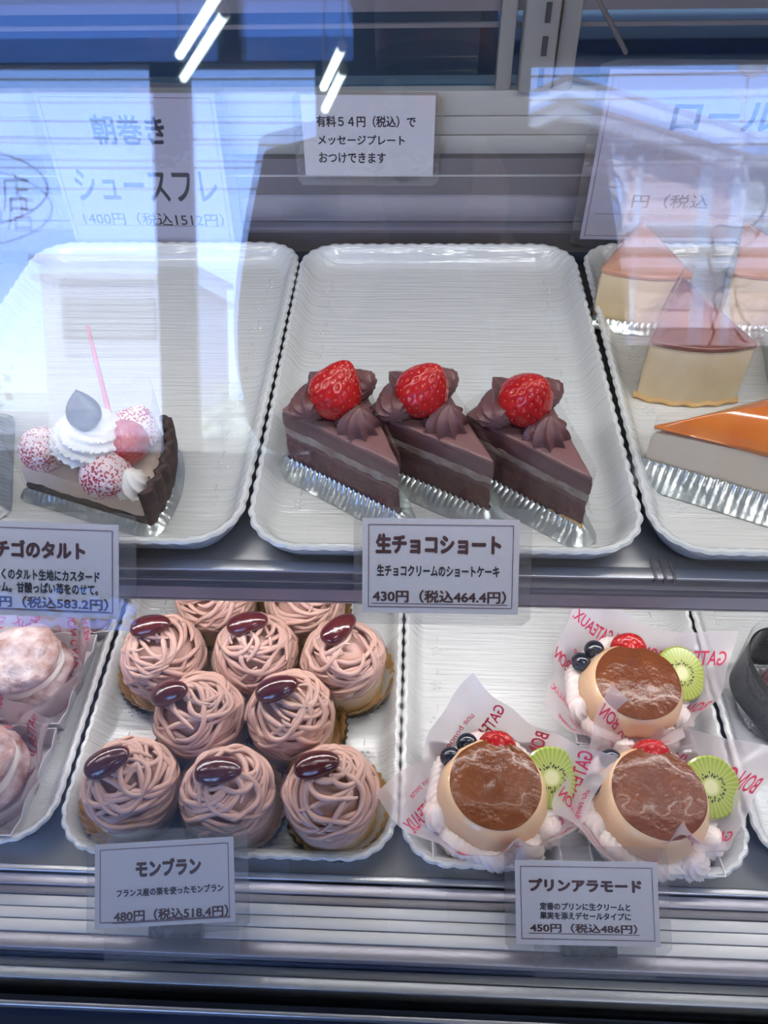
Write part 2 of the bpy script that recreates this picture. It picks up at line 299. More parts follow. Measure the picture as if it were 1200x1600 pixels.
# vinyl drawings on the shop windows
def stroke(pts, r=.012):
    return MB().tube([(x, FY-.035, z) for x, z in pts], r, 5)
dl = thing('window_lettering', 'black hand-drawn oval around の店 on the left shop window, mirrored', 'window decal', (0, 0, 0))
arc = [(-2.45+.50*math.cos(a), 2.17+.20*math.sin(a)) for a in [R(k) for k in range(-150, 151, 6)]]
part('oval_line', stroke(arc, .006), 'ink_black', dl)
f_out = lambda x, y: (x, FY-.034, y)
text('の', -2.36, -2.22, 2.07, 2.20, f_out, 'lettering', 'ink_black', dl, bold=.0); text('店', -2.20, -2.05, 2.05, 2.24, f_out, 'lettering', 'ink_black', dl, bold=.0)
dt = thing('window_drawing', 'black looping line drawing on the right shop window, mirrored in the glass', 'window decal')
lp = []
for k in range(90):
    t = k/89*4*PI; lp.append((1.62+.05*math.sin(t*1.0)+.10*math.cos(t*.5), 2.16-.62*k/89+.05*math.cos(t*1.3)))
part('line', stroke(lp, .007), 'ink_black', dt)
part('line', stroke([(1.72+.20*math.cos(a)*(1+.14*math.cos(5*a)), 1.55+.17*math.sin(a)*(1+.14*math.cos(5*a))) for a in [R(k) for k in range(0, 361, 5)]], .007), 'ink_black', dt)
bc = thing('rear_cabinet', 'pale cabinet behind the display case, glimpsed through the rear door at the upper right', 'cabinet', (.86, 1.4, 0))
part('body', MB().box((0, 0, .53), (1.5, .6, 1.06), bev=.004), 'cabinet', bc); part('worktop', MB().box((0, -.01, 1.07), (1.54, .64, .03), bev=.004), 'white_trim', bc)
for k in range(3): dr_ = part('door', MB().box((-.5+.5*k, -.31, .55), (.48, .018, .90), bev=.003), 'cabinet', bc); part('handle', MB().tube([(-.30+.5*k, -.335, .80), (-.30+.5*k, -.335, .95)], .006, 8), 'alu', dr_)
# ceiling tubes
for i, (a, b, lab) in enumerate([((-.66, -2.2), (-.96, -2.72), 'longer lit tube lamp, a slanting streak at the top of the glass'), ((-.31, -2.66), (-.43, -3.06), 'lit white tube lamp, the shorter streak above the message card')]):
    th = thing('tube_lamp', lab, 'lamp', group='ceiling tube lamps')
    part('tube', MB().tube([(a[0], a[1], 2.45), (b[0], b[1], 2.45)], .017, 12), 'lamp', th)
    part('end_cap', MB().tube([(a[0], a[1], 2.45), (a[0], a[1]+.02, 2.45)], .019, 12), 'white_trim', th); part('end_cap', MB().tube([(b[0], b[1], 2.45), (b[0], b[1]-.02, 2.45)], .019, 12), 'white_trim', th)
    for p in (a, b): part('hanger', MB().tube([(p[0], p[1], 2.46), (p[0], p[1], CZ)], .003, 6), 'white_trim', th)
th = thing('tube_lamp', 'lit tube lamp added behind the display case, out of view', 'lamp', group='ceiling tube lamps')
part('tube', MB().tube([(.23, 2.0, 2.84), (.44, 3.8, 2.84)], .035, 12), 'lamp', th); part('housing', MB().box((.335, 2.9, 2.91), (.09, 1.86, .07), bev=.008, rot=Euler((0, 0, R(-6.6))).to_matrix()), 'white_trim', th)  # unseen lamp added so that its reflection streaks the middle tray
area('shop_front_fill', (.7, -1.5, 3.25), 1.2, .6, SHOP*1.4, (1, .99, .97), (0, 0, 0)); area('shop_rear_fill', (1.2, 1.6, 3.2), 1.2, .6, SHOP, (.95, 1, 1), (0, 0, 0))  # fill lights added overhead, the front one to brighten cake faces and cards

# ------------------------------------------------------------------ outside
struct('ground', MB().box((0, -40, -.15), (120, 72.6, .1)), 'asphalt')
def box2(x0, x1, y0, y1, z0, z1): return ((x0+x1)/2, (y0+y1)/2, (z0+z1)/2), (x1-x0, y1-y0, z1-z0)
hs = thing('house', 'pale pink house with white gable trim, mirrored in the glass', 'building', (0, 0, 0))
HY = -10
b = MB(); b.box(*box2(2.45, 9, -16, HY, -.1, 4.0)); part('wall', b, 'pink_siding', hs, False)
for k in range(17): part('siding_board', MB().box(*box2(2.45, 9, HY, HY+.03, .1+k*.23, .1+k*.23+.215)), 'pink_siding', hs, False)
for x, wd in ((2.50, .16), (2.78, .07), (3.62, .17), (4.0, .10)): part('corner_trim', MB().box(*box2(x-wd/2, x+wd/2, HY+.03, HY+.08, -.1, 4.05)), 'white_trim', hs, False)
part('rail_band', MB().box(*box2(2.1, 9, HY+.08, HY+.55, 2.86, 2.98)), 'white_trim', hs, False); part('rail_band', MB().box(*box2(2.1, 9, HY+.05, HY+.5, 3.12, 3.16)), 'white_trim', hs, False)
pk = (1.72, 4.78); le = (1.3, 4.60); re = (3.85, 4.16)
b = MB(); b.add([(pk[0], HY+.6, pk[1]), (re[0], HY+.6, re[1]), (re[0], HY+.6, re[1]-.14), (pk[0], HY+.6, pk[1]-.16), (le[0], HY+.6, le[1]-.14), (le[0], HY+.6, le[1]),
  (pk[0], HY+.5, pk[1]), (re[0], HY+.5, re[1]), (re[0], HY+.5, re[1]-.14), (pk[0], HY+.5, pk[1]-.16), (le[0], HY+.5, le[1]-.14), (le[0], HY+.5, le[1])],
  [(0, 1, 2, 3), (0, 3, 4, 5), (6, 9, 8, 7), (6, 11, 10, 9), (0, 6, 7, 1), (0, 5, 11, 6), (3, 2, 8, 9), (3, 9, 10, 4), (1, 7, 8, 2), (5, 4, 10, 11)]); part('gable_fascia', b, 'white_trim', hs, False)
b = MB(); b.add([(pk[0], HY+.62, pk[1]+.03), (re[0]+.1, HY+.62, re[1]+.01), (re[0]+.1, -16, re[1]+.01), (pk[0], -16, pk[1]+.03), (le[0]-.08, HY+.62, le[1]), (le[0]-.08, -16, le[1]),
  (pk[0], HY+.62, pk[1]-.02), (re[0]+.1, HY+.62, re[1]-.04), (re[0]+.1, -16, re[1]-.04), (pk[0], -16, pk[1]-.02), (le[0]-.08, HY+.62, le[1]-.05), (le[0]-.08, -16, le[1]-.05)],
  [(0, 1, 2, 3), (0, 3, 5, 4), (6, 9, 8, 7), (6, 10, 11, 9), (0, 6, 7, 1), (0, 4, 10, 6), (1, 7, 8, 2), (4, 5, 11, 10)]); part('gable_roof', b, 'roof', hs, False)
b = MB(); b.box(*box2(1.3, 2.45, HY-1.5, HY-1.4, 3.7, 4.45)); part('side_gable', b, 'white_trim', hs, False)
for k in range(14): part('soffit_board', MB().box((2.05, HY-.3+.0*k, 3.86+k*.04), (.9, .7-.03*k, .018), rot=Euler((0, R(10), 0)).to_matrix()), 'white_trim', hs, False)
part('gutter', MB().box(*box2(4.0, 9, HY+.4, HY+.52, 4.10, 4.19)), 'white_trim', hs, False); part('main_roof', MB().box(*box2(4.0, 9, -15, HY+.45, 4.16, 4.22)), 'roof', hs, False)
wf = part('window_frame', MB().box(*box2(4.06, 5.3, HY+.03, HY+.09, 3.30, 3.98)), 'white_trim', hs, False)
for k in range(2): part('pane', MB().box(*box2(4.14+k*.58, 4.66+k*.58, HY+.08, HY+.11, 3.40, 3.90)), 'pane_grey', wf, False)
for k in range(2): part('awning_bracket', MB().box((2.62+.06*k, HY+.12, 3.9-.5*k), (.06, .12, .06), bev=.01), 'white_trim', hs)
bs = thing('shop_building', 'low pale building with a grey roller shutter, mirrored in the left tray', 'building')
part('wall', MB().box(*box2(-5.1, -3.3, -13, HY, -.1, 2.75)), 'white_trim', bs, False)
sh = part('shutter', MB().box(*box2(-4.82, -3.55, HY, HY+.04, 1.75, 2.52)), 'shutter', bs, False)
for k in range(9): part('slat', MB().box(*box2(-4.82, -3.55, HY+.04, HY+.055, 1.77+k*.083, 1.84+k*.083)), 'shutter', sh, False)
part('roof_edge', MB().box(*box2(-5.2, -3.2, -13.1, HY+.1, 2.75, 2.83)), 'roof', bs, False)
random.seed(3)
for i, (x, y, s_, lab) in enumerate([(-2.5, -9.3, .7, 'pale sunlit bush beside the low building'), (-.6, -8.4, .6, 'smaller pale sunlit bush nearest the middle of the street'), (-5.9, -9.0, .9, 'pale sunlit bush at the far end of the low building')]):
    b = MB()
    for k in range(260):
        a = random.uniform(0, 2*PI); q = random.random(); c = Vector((math.cos(a)*s_*math.sqrt(q)*.8, math.sin(a)*s_*math.sqrt(q)*.8, .35+random.random()*s_*1.3)); n = Vector((random.gauss(0, 1), random.gauss(0, 1), random.gauss(0, 1))).normalized(); t = n.orthogonal().normalized()*.10; u = n.cross(t)*.6
        b.add([c-t, c-u, c+t, c+u], [(0, 1, 2, 3)])
    bu = thing('bush', lab, 'bush', (x, y, -.1), group='bushes across the street')
    part('foliage', b, 'hedge', bu, False, kind='stuff'); part('stem', MB().tube([(0, 0, 0), (.02, 0, .5), (0, .03, .9)], [.03, .025, .01], 6), 'cable', bu)
wires = [(4.08, 4.12), (3.98, 4.05), (3.66, 3.60), (3.50, 3.47), (3.20, 3.30)]
for i, (za, zb) in enumerate(wires):
    pts = [(-9+18*k/16, -7, za+(zb-za)*k/16-.10*math.sin(PI*k/16)) for k in range(17)]
    c = obj('power_cable', MB().tube(pts, .011, 5).mesh('power_cable', 'cable'), None)
    c['label'] = ['topmost', 'second from the top', 'third from the top', 'fourth from the top', 'lowest'][i] + ' of the black cables crossing the mirrored sky'; c['category'] = 'cable'; c['group'] = 'overhead cables'
pl = thing('utility_pole', 'grey concrete pole carrying the overhead cables', 'pole', (-9.05, -7, -.1)); part('mast', MB().tube([(0, 0, 0), (0, 0, 5)], [.16, .12], 14), 'asphalt', pl)
pl2 = clone(pl, location=(9.05, -7, -.1), label='grey concrete pole at the other end of the cables')
ds = thing('satellite_dish', 'round white dish above the pink house, mirrored beside the roof slope', 'dish', (3.80, HY+.7, 4.22))
part('bowl', MB().grid(lambda u, v: (.17*v*math.cos(2*PI*u), .10*v*v-.02, .62+.13*v*math.sin(2*PI*u)), 28, 6, cu=True).grid(lambda u, v: (.17*v*math.cos(2*PI*u), .10*v*v-.035, .62+.13*v*math.sin(2*PI*u)), 28, 6, cu=True), 'white_trim', ds)
part('mast', MB().tube([(0, -.04, -.05), (0, -.04, .6)], .012, 8), 'alu', ds)
cm = thing('traffic_mirror', 'round convex street mirror full of blue sky, mirrored beside the pink house', 'mirror', (2.05, -8.6, -.1))
part('rim', MB().tube([(.24*math.cos(a), .02, 3.35+.30*math.sin(a)) for a in [2*PI*k/32 for k in range(32)]], .022, 8, closed=True), 'white_trim', cm)
part('mirror_face', MB().grid(lambda u, v: (.23*v*math.cos(2*PI*u), .05-.05*v*v, 3.35+.29*v*math.sin(2*PI*u)), 32, 8, cu=True), 'mirror', cm)
part('post', MB().tube([(0, -.04, 0), (0, -.04, 3.7)], .035, 12), 'white_trim', cm)

# ------------------------------------------------------------------ photographer (seen only as the dark shape mirrored in the glass)
person = thing('person', 'person in a dark jacket holding up a phone, a dark mirrored shape', 'person', (0, 0, 0))
def skin_body(verts, edges, radii, root=0):
    me = bpy.data.meshes.new('body'); me.from_pydata(verts, edges, []); o = bpy.data.objects.new('tmp', me); COL.objects.link(o)
    md = o.modifiers.new('s', 'SKIN'); md.use_smooth_shade = True
    for i, sv in enumerate(me.skin_vertices[0].data): sv.radius = (radii[i][0], radii[i][1]); sv.use_root = (i == root)
    o.modifiers.new('u', 'SUBSURF').levels = 2
    dg = bpy.context.evaluated_depsgraph_get(); dg.update(); m2 = bpy.data.meshes.new_from_object(o.evaluated_get(dg)); bpy.data.objects.remove(o)
    m2.polygons.foreach_set('use_smooth', [True]*len(m2.polygons)); return m2
PX, PYY = .012, -.34
V = [(PX, PYY, .86), (PX, PYY, 1.05), (PX, PYY+.005, 1.24), (PX, PYY, 1.37), (PX, PYY+.01, 1.47), (PX, PYY+.02, 1.55), (PX, PYY+.025, 1.64)]
rad = [(.15, .11), (.14, .10), (.155, .11), (.14, .095), (.055, .055), (.075, .09), (.055, .07)]
E_ = [(i, i+1) for i in range(6)]
for sx in (-1, 1):
    k = len(V); V += [(PX+sx*.150, PYY, 1.395), (PX+sx*.165, PYY+.03, 1.22), (PX+sx*.14, PYY+.10, 1.14), (sx*.10, -.13, 1.20), (sx*.075, -.085, 1.245)]
    rad += [(.062, .062), (.052, .052), (.048, .048), (.036, .036), (.026, .022)]; E_ += [(3, k), (k, k+1), (k+1, k+2), (k+2, k+3), (k+3, k+4)]
    k = len(V); V += [(PX+sx*.09, PYY, .78), (PX+sx*.10, PYY+.01, .46), (PX+sx*.10, PYY-.01, .10), (PX+sx*.10, PYY+.03, .04), (PX+sx*.11, PYY+.14, .03)]
    rad += [(.085, .09), (.06, .06), (.042, .042), (.045, .04), (.035, .03)]; E_ += [(0, k), (k, k+1), (k+1, k+2), (k+2, k+3), (k+3, k+4)]
bm_ = skin_body(V, E_, rad); bm_.materials.append(M['jacket']); bm_.materials.append(M['skin'])
for p in bm_.polygons:
    if p.center.z > 1.50: p.material_index = 1
obj('body', bm_, person)
part('hair', MB().grid(lambda u, v: (PX+.092*math.sin(v*PI*.62)*math.cos(2*PI*u), PYY+.01+.105*math.sin(v*PI*.62)*math.sin(2*PI*u)-.012*v, 1.62+.115*math.cos(v*PI*.62)+(.05 if .12 < u < .38 and v > .7 else 0)), 28, 12, cu=True), 'hair', person)
for sx in (-1, 1):
    part('eye', MB().ell((PX+sx*.03, PYY+.11, 1.605), (.012, .008, .007), 12, 8), 'white_trim', person)
    part('ear', MB().ell((PX+sx*.082, PYY+.02, 1.59), (.012, .02, .032), 12, 8), 'skin', person)
part('nose', MB().ell((PX, PYY+.122, 1.58), (.012, .02, .022), 12, 8), 'skin', person); part('mouth', MB().ell((PX, PYY+.108, 1.54), (.024, .008, .006), 12, 8), 'pink_streak', person)
cB = CAM-UP*.060-FW*.0125
for sx in (-1, 1):                                      # hands close on the sides of the phone
    b = MB(); side = RT*(sx*.046); pc = cB+side-UP*.045-FW*.018
    b.ell(pc, (.020, .034, .045), 14, 10, rot=Matrix((RT, -FW, UP)).transposed())
    for k, ln in enumerate((.030, .034, .036, .032)):
        p0 = pc+UP*(.026-.017*k); b.tube([p0, p0+RT*(sx*.010)+FW*.014, p0+RT*(sx*.001)+FW*.026, p0-RT*(sx*(ln-.016))+FW*.028], [.009, .0085, .008, .0055], 8)
    p0 = pc+UP*.030-FW*.012; b.tube([p0-UP*.02, p0+RT*(sx*-.008)-FW*.006+UP*.008, p0-RT*(sx*.030)+UP*.014], [.012, .010, .007], 8)
    b.tube([Vector((sx*.075, -.085, 1.245)), pc-UP*.03], [.026, .022], 10)
    part('hand', b, 'skin', person)
ph = obj('smartphone', None); ph.matrix_world = Matrix.Translation(cB) @ M3.to_4x4(); ph['label'] = 'black smartphone held in both hands, mirrored behind the message card'; ph['category'] = 'phone'
part('case', MB().box((0, 0, .004), (.073, .150, .008), bev=.003), 'phone', ph); part('screen', MB().box((0, 0, .0085), (.067, .142, .001)), 'pane_grey', ph)
part('lens', MB().tube([(-.02, .058, 0), (-.02, .058, -.0015)], .007, 14), 'mirror', ph)

# ------------------------------------------------------------------ the display case
case = thing('display_case', 'glass display case with two metal decks and a slanted front glass', 'display case', (0, 0, 0))
X0, X1 = -.95, .95; WX = X1-X0
def bar(y0, y1, z0, z1, m, name, bev=0, x0=X0, x1=X1): return part(name, MB().box(*box2(x0, x1, y0, y1, z0, z1), bev=bev), m, case)
# upper shelf and its price rail
bar(.290, .66, .992, 1.0, 'shelf', 'upper_shelf', .001)
bar(.283, .291, .9995, 1.0015, 'alu', 'shelf_lip', .0005)
rl = part('price_rail', MB().box(*box2(X0, X1, .284, .291, .972, .9995)), 'alu_dark', case)
part('rail_insert', MB().box(*box2(X0, X1, .281, .284, .9745, .9862)), 'alu_mauve', rl); part('rail_ridge', MB().box(*box2(X0, X1, .282, .284, .9915, .9925)), 'alu', rl); part('rail_ridge', MB().box(*box2(X0, X1, .2815, .284, .9715, .9730)), 'alu', rl)
bar(.31, .36, .967, .992, 'alu_light', 'lamp_housing', .002)
for k in range(3): part('shelf_seam', MB().box((.142+.0055*k, .2895, 1.0005), (.0016, .016, .004)), 'alu_dark', case)
# lower deck
bar(.168, .62, .800, .808, 'shelf', 'lower_deck', .001)
bar(.1665, .171, .8075, .8105, 'alu', 'deck_lip', .0008)
bar(.122, .168, .7895, .8015, 'alu_dark', 'front_rail', .001)
for a, c, zz, mm in ((.1590, .166, .8062, 'alu_mauve'), (.1535, .1585, .8045, 'alu_dark'), (.1462, .1530, .8034, 'alu_light'), (.1388, .1456, .8034, 'alu_light'), (.1310, .1382, .8030, 'alu_light'), (.1215, .1304, .8015, 'alu_mauve')):
    bar(a, c, .780, zz, mm, 'deck_rail', .0004)
bar(.104, .1215, .735, .742, 'navy', 'drain_channel'); bar(.1205, .1215, .74, .792, 'navy', 'channel_wall')
bar(.1145, .1197, .742, .784, 'steel_strip', 'vent_grille', .0005); bar(.1070, .1138, .742, .786, 'steel_strip', 'vent_grille', .0008)
bar(.0945, .0985, .735, .781, 'navy', 'glass_gasket'); bar(.0915, .0942, .735, .787, 'alu', 'glass_channel', .0006); bar(.04, .0912, .70, .778, 'navy', 'front_panel')
bar(.04, .70, .10, .735, 'navy', 'plinth'); bar(.615, .625, .74, .995, 'alu_light', 'rear_lining')
# rear frame
bar(.640, .70, .990, 1.004, 'navy', 'rear_channel')
bar(.655, .70, 1.004, 1.0225, 'alu_dark', 'door_track'); bar(.660, .70, 1.0225, 1.0575, 'alu_mauve', 'door_track'); bar(.655, .70, 1.0575, 1.0885, 'alu_dark', 'door_track')
bar(.6535, .656, 1.074, 1.0755, 'alu', 'track_ridge'); bar(.6585, .661, 1.031, 1.0318, 'alu_dark', 'track_ridge')
for z0, z1 in ((1.0885, 1.1035), (1.1042, 1.1185), (1.1192, 1.138)): bar(.664, .70, z0, z1, 'beige', 'door_rail', .0004)
bar(.675, .680, 1.138, 1.33, 'rear_glass', 'rear_door')
bar(.62, .70, 1.33, 1.37, 'alu_light', 'top_rear_rail')
bar(.672, .676, 1.180, 1.183, 'alu_dark', 'door_handle_line'); bar(.668, .676, 1.192, 1.215, 'alu_dark', 'door_handle_line')
post = part('shelf_standard', MB().box(*box2(.075, .101, .655, .674, 1.138, 1.33), bev=.002), 'post', case)
for k in range(9): part('slot', MB().box((.0915, .6545, 1.150+k*.022), (.004, .002, .013)), 'dark', post)
part('door_stile', MB().box(*box2(.103, .118, .664, .676, 1.138, 1.33), bev=.001), 'post', case); part('door_stile', MB().box(*box2(.058, .070, .664, .676, 1.138, 1.33), bev=.001), 'post', case)
part('support_arm', MB().tube([atY(925, -20, .60), atY(978, 82, .64)], .0018, 8), 'alu_dark', case)
bar(.325, .70, 1.345, 1.372, 'alu_light', 'top_panel', .002); bar(.328, .362, 1.335, 1.345, 'alu_light', 'lamp_housing', .002)
for sx in (-1, 1): part('side_glass', MB().box((sx*.95, .40, 1.05), (.006, .54, .62)), 'window', case, False)
def gpane(y, z, tilt, n, m):
    b = MB(); a = R(tilt); p0 = Vector((0, y, z)); d = Vector((0, math.sin(a), math.cos(a))); b.add([p0+Vector((x, 0, 0))+d*s for x, s in ((X0, -.085), (X1, -.085), (X1, .60), (X0, .60))], [(0, 1, 2, 3)])
    return part(n, b, m, case, False)
gpane(.115, .825, 19.0, 'front_glass', 'glass_a'); gpane(.1185, .825, 19.7, 'front_glass', 'glass_b')

# ------------------------------------------------------------------ trays
TW, TL = .2365, .352
def rrect(n, W, Lh, r):
    """n points round a rounded rectangle centred on the origin, with outward normals"""
    hw, hl = W/2-r, Lh/2-r; segs = [(2*hl), (PI/2*r), (2*hw), (PI/2*r)]*2; tot = sum(segs); out = []
    for i in range(n):
        s = tot*i/n; k = 0
        while s > segs[k]: s -= segs[k]; k += 1
        q = k//2; ang = q*PI/2; c, d = math.cos(ang), math.sin(ang)
        a_, b_ = (hw, hl) if q % 2 == 0 else (hl, hw)
        if k % 2 == 0: p = (a_+r, -b_+s); nn = (1, 0)
        else: t = s/r; p = (a_+r*math.cos(t), b_+r*math.sin(t)); nn = (math.cos(t), math.sin(t))
        out.append(((p[0]*c-p[1]*d, p[0]*d+p[1]*c), (nn[0]*c-nn[1]*d, nn[0]*d+nn[1]*c), tot*i/n))
    return out
def tray_mesh():
    n = 480; base = rrect(n, TW, TL, .034); per = base[1][2]*n; waves = round(per/.0115); b = MB()
    prof = [(-.020, .0015, 0), (-.010, .0035, 0), (-.0035, .013, .2), (-.0006, .0185, .8), (0, .0200, 1), (-.0012, .0215, 1), (-.0035, .0217, .7), (-.0065, .0190, .25), (-.0095, .0130, 0), (-.0125, .0085, 0), (-.0160, .0062, 0), (-.021, .0055, 0), (-.030, .0053, 0)]
    rings = []
    for off, z, sc_ in prof:
        ring = []
        for (p, nn, s) in base:
            wv = abs(math.sin(PI*s*waves/per)); o_ = off+.0014*sc_*(wv-.6)
            ring.append((p[0]+nn[0]*o_, p[1]+nn[1]*o_, z+.0005*sc_*wv))
        rings.append(ring)
    vs = [v for r in rings for v in r]; K = len(rings)
    fs = [(i*n+j, i*n+(j+1) % n, (i+1)*n+(j+1) % n, (i+1)*n+j) for i in range(K-1) for j in range(n)]
    fs += [tuple((K-1)*n+j for j in range(n)), tuple(range(n-1, -1, -1))]
    return b.add(vs, fs).mesh('dish', 'tray', 40)
TM = tray_mesh()
def emboss_mesh():
    b = MB(); h = TL/2-.03
    for sx in (-1, 1):
        for k in range(9):
            y = -h+.02+k*(2*h-.04)/8; x = sx*(TW/2-.026)
            for j in range(5):
                a = 2*PI*j/5+k; b.ell((x+.0035*math.cos(a), y+.0035*math.sin(a), .0056), (.0013, .0013, .0006), 8, 5)
            b.ell((x+sx*-.001, y+.011, .0056), (.0008, .004, .0005), 8, 5); b.ell((x, y, .0056), (.0011, .0011, .0006), 8, 5)
    return b.mesh('embossing', 'tray')
EM = emboss_mesh()
def tray(px, py, z, label, rz=0, dz=0):
    t = thing('serving_tray', label, 'tray', (px, py, z), rz, 'white scalloped serving trays')
    obj('dish', TM, t); obj('embossed_relief', EM, t, kind='stuff'); return t
UZ, LZ = 1.0016, .8086
TY, TY2 = .283+TL/2, .1735+TL/2
cx = .0165
tray(cx, TY, UZ, 'white scalloped tray in the middle of the upper deck, under three chocolate cakes', R(.3))
tray(cx-.2385, TY+.002, UZ, 'white scalloped tray at the left of the upper deck, under the strawberry tart', R(.2))
tray(cx+.2405, TY+.001, UZ, 'white scalloped tray at the right of the upper deck, under the cheesecakes', R(-.4))
mx2 = -.127
tray(mx2, TY2, LZ, 'white scalloped tray under the chestnut cream cakes on the lower deck', R(.2))
tray(mx2-.2400, TY2+.003, LZ, 'white scalloped tray at the far left of the lower deck, under the pink-wrapped puffs', R(.6))
tray(mx2+.2385, TY2-.002, LZ, 'white scalloped tray under the three caramel puddings on the lower deck', R(-.2))
tray(mx2+.4775, TY2+.004, LZ, 'white scalloped tray at the far right of the lower deck, under the black-wrapped cake', R(.1))
FU, FL = UZ+.0056, LZ+.0056          # tray floors

# ------------------------------------------------------------------ food helpers
def fib(n):
    g = PI*(3-math.sqrt(5)); return [Vector((math.sqrt(1-(1-2*(i+.5)/n)**2)*math.cos(g*i), math.sqrt(1-(1-2*(i+.5)/n)**2)*math.sin(g*i), 1-2*(i+.5)/n)) for i in range(n)]
def berry_pos(d, rw, h):
    """direction -> point of a strawberry: broad shoulders low, rounded tip up"""
    z = d.z; k = 1.0-.30*max(0, z)-.10*z*z*(1 if z > 0 else -.4); return Vector((d.x*rw*k, d.y*rw*k, z*h*.5*(1.0 if z > 0 else .82)))
def strawberry_meshes(rw, h, sug=False, nseed=130, tag='strawberry'):
    sd_ = fib(nseed); b = MB()
    from mathutils import kdtree
    kd = kdtree.KDTree(nseed)
    for i, q in enumerate(sd_): kd.insert(q, i)
    kd.balance()
    def f(u, v):
        a = 2*PI*u; c = PI*v; d = Vector((math.sin(c)*math.cos(a), math.sin(c)*math.sin(a), math.cos(c))); _, _, ds_ = kd.find(d)
        k = math.exp(-(ds_/.075)**2); p = berry_pos(d, rw, h); return p*(1-.055*k)+p*.02*noise.noise(d*1.6)
    b.grid(f, 84, 52, cu=True); m1 = b.mesh(tag, 'sugared' if sug else 'berry')
    b = MB()
    for q in sd_:
        p = berry_pos(q, rw, h)*.962; p = p+p*.02*noise.noise(q*1.6)
        t = Vector((0, 0, 1))-q*q.z; t = t.normalized() if t.length > .1 else Vector((1, 0, 0)); s_ = q.cross(t)
        b.ell(p, (.00045, .0008, .00035), 6, 4, rot=Matrix((s_, t, q)).transposed())
    return m1, b.mesh(tag+'_seeds', 'seed')
SB = strawberry_meshes(.0165, .042); SBH = strawberry_meshes(.0145, .026, nseed=90); SBS = strawberry_meshes(.0145, .028, True, 90)
def add_berry(parent, loc, rot, kind=SB, sc_=1, name='strawberry'):
    o = obj(name, kind[0], parent, loc, rot); o.scale = (sc_,)*3; s = obj('seeds', kind[1], o, kind='stuff'); return o
def rosette(r, h, n=9, twist=.9, depth=.22, seed=0, peak=.25):
    def f(u, v):
        t = v; rr = r*(math.sin(PI*(.5-.5*t)*1.0)**.62 if t < 1 else 0); 
        a = 2*PI*u; rid = 1-depth*abs(math.sin(n*(a+twist*t)/2))**.55*(1-.25*t); wob = 1+.05*noise.noise(Vector((math.cos(a), math.sin(a), t*2+seed)))
        z = h*(t**.85)+peak*h*max(0, t-.8)*2
        return Vector((rr*rid*wob*math.cos(a), rr*rid*wob*math.sin(a), z))
    return MB().grid(f, n*12, 18, cu=True)
def shell(r, ln, h, n=7):
    """piped shell: ribbed drop that tapers along -x"""
    def f(u, v):
        a = 2*PI*u; t = v; w_ = math.sin(PI*min(1, t*1.02)**.62)**.7; rid = 1-.24*abs(math.sin(n*a/2+2.2*t))**.6
        return Vector((ln*(.5-t)+.1*ln*math.sin(PI*t), r*w_*rid*math.cos(a), max(0, h*.5+h*.55*w_*rid*math.sin(a))))
    return MB().grid(f, n*10, 22, cu=True)
def wedge(Lg, ha, off=0, n=140, arc=True):
    """outline of a cake slice: tip at the origin, axis +x; list of points and normals, offset outwards"""
    a = Vector((0, 0)); p1 = Vector((Lg*math.cos(-ha), Lg*math.sin(-ha))); p2 = Vector((Lg*math.cos(ha), Lg*math.sin(ha))); pts = []
    n1 = int(n*.38); n3 = n-2*n1; nl = Vector((math.sin(-ha), -math.cos(-ha))); nr = Vector((-math.sin(ha), math.cos(ha)))
    for i in range(n1): pts.append((a.lerp(p1, (i+.12)/n1), nl))
    for i in range(n3):
        t = -ha+2*ha*(i+.5)/n3; d = Vector((math.cos(t), math.sin(t))); e_ = d*Lg if arc else p1.lerp(p2, (i+.5)/n3); pts.append((e_, d if arc else Vector((1, 0))))
    for i in range(n1): pts.append((p2.lerp(a, (i+.88)/n1), nr))
    out = []
    for i in range(len(pts)):
        nn = (pts[i-2][1]+pts[i-1][1]+pts[i][1]+pts[(i+1) % len(pts)][1]+pts[(i+2) % len(pts)][1]).normalized(); out.append((pts[i][0]+nn*off, nn))
    return out
def layer(Lg, ha, z0, z1, inset=0, jit=.0004, seed=0, ztop=None, dome=0):
    o = wedge(Lg, ha, -inset); n = len(o); rows = 6; b = MB(); vs = []; c = Vector((Lg*.62, 0))
    zt = ztop or (lambda x, y: z1)
    for r in range(rows+1):
        t = r/rows; bul = inset*.0+(.0006 if 0 < r < rows else 0)
        for (p, nn) in o:
            k = noise.noise(Vector((p.x*160, p.y*160, t*3+seed)))*jit; q = p+nn*(k+bul); zz = z0+(zt(q.x, q.y)-z0)*t if r else z0
            vs.append((q.x, q.y, zz))
    fs = [(i*n+j, i*n+(j+1) % n, (i+1)*n+(j+1) % n, (i+1)*n+j) for i in range(rows) for j in range(n)]
    b.add(vs, fs)
    base = len(b.v)-n; K = 10                          # top closed with shrinking rings so that it can dome
    for r in range(1, K+1):
        s = 1-r/K
        for (p, nn) in o:
            q = c+(p-c)*s; b.v.append((q.x, q.y, zt(q.x, q.y)+dome*(1-s*s)))
        m_ = len(b.v)-n
        for j in range(n): b.f.append((base+j, base+(j+1) % n, m_+(j+1) % n, m_+j)); b.mi.append(0)
        base = m_
    b.f.append(tuple(range(n-1, -1, -1))); b.mi.append(0)
    return b
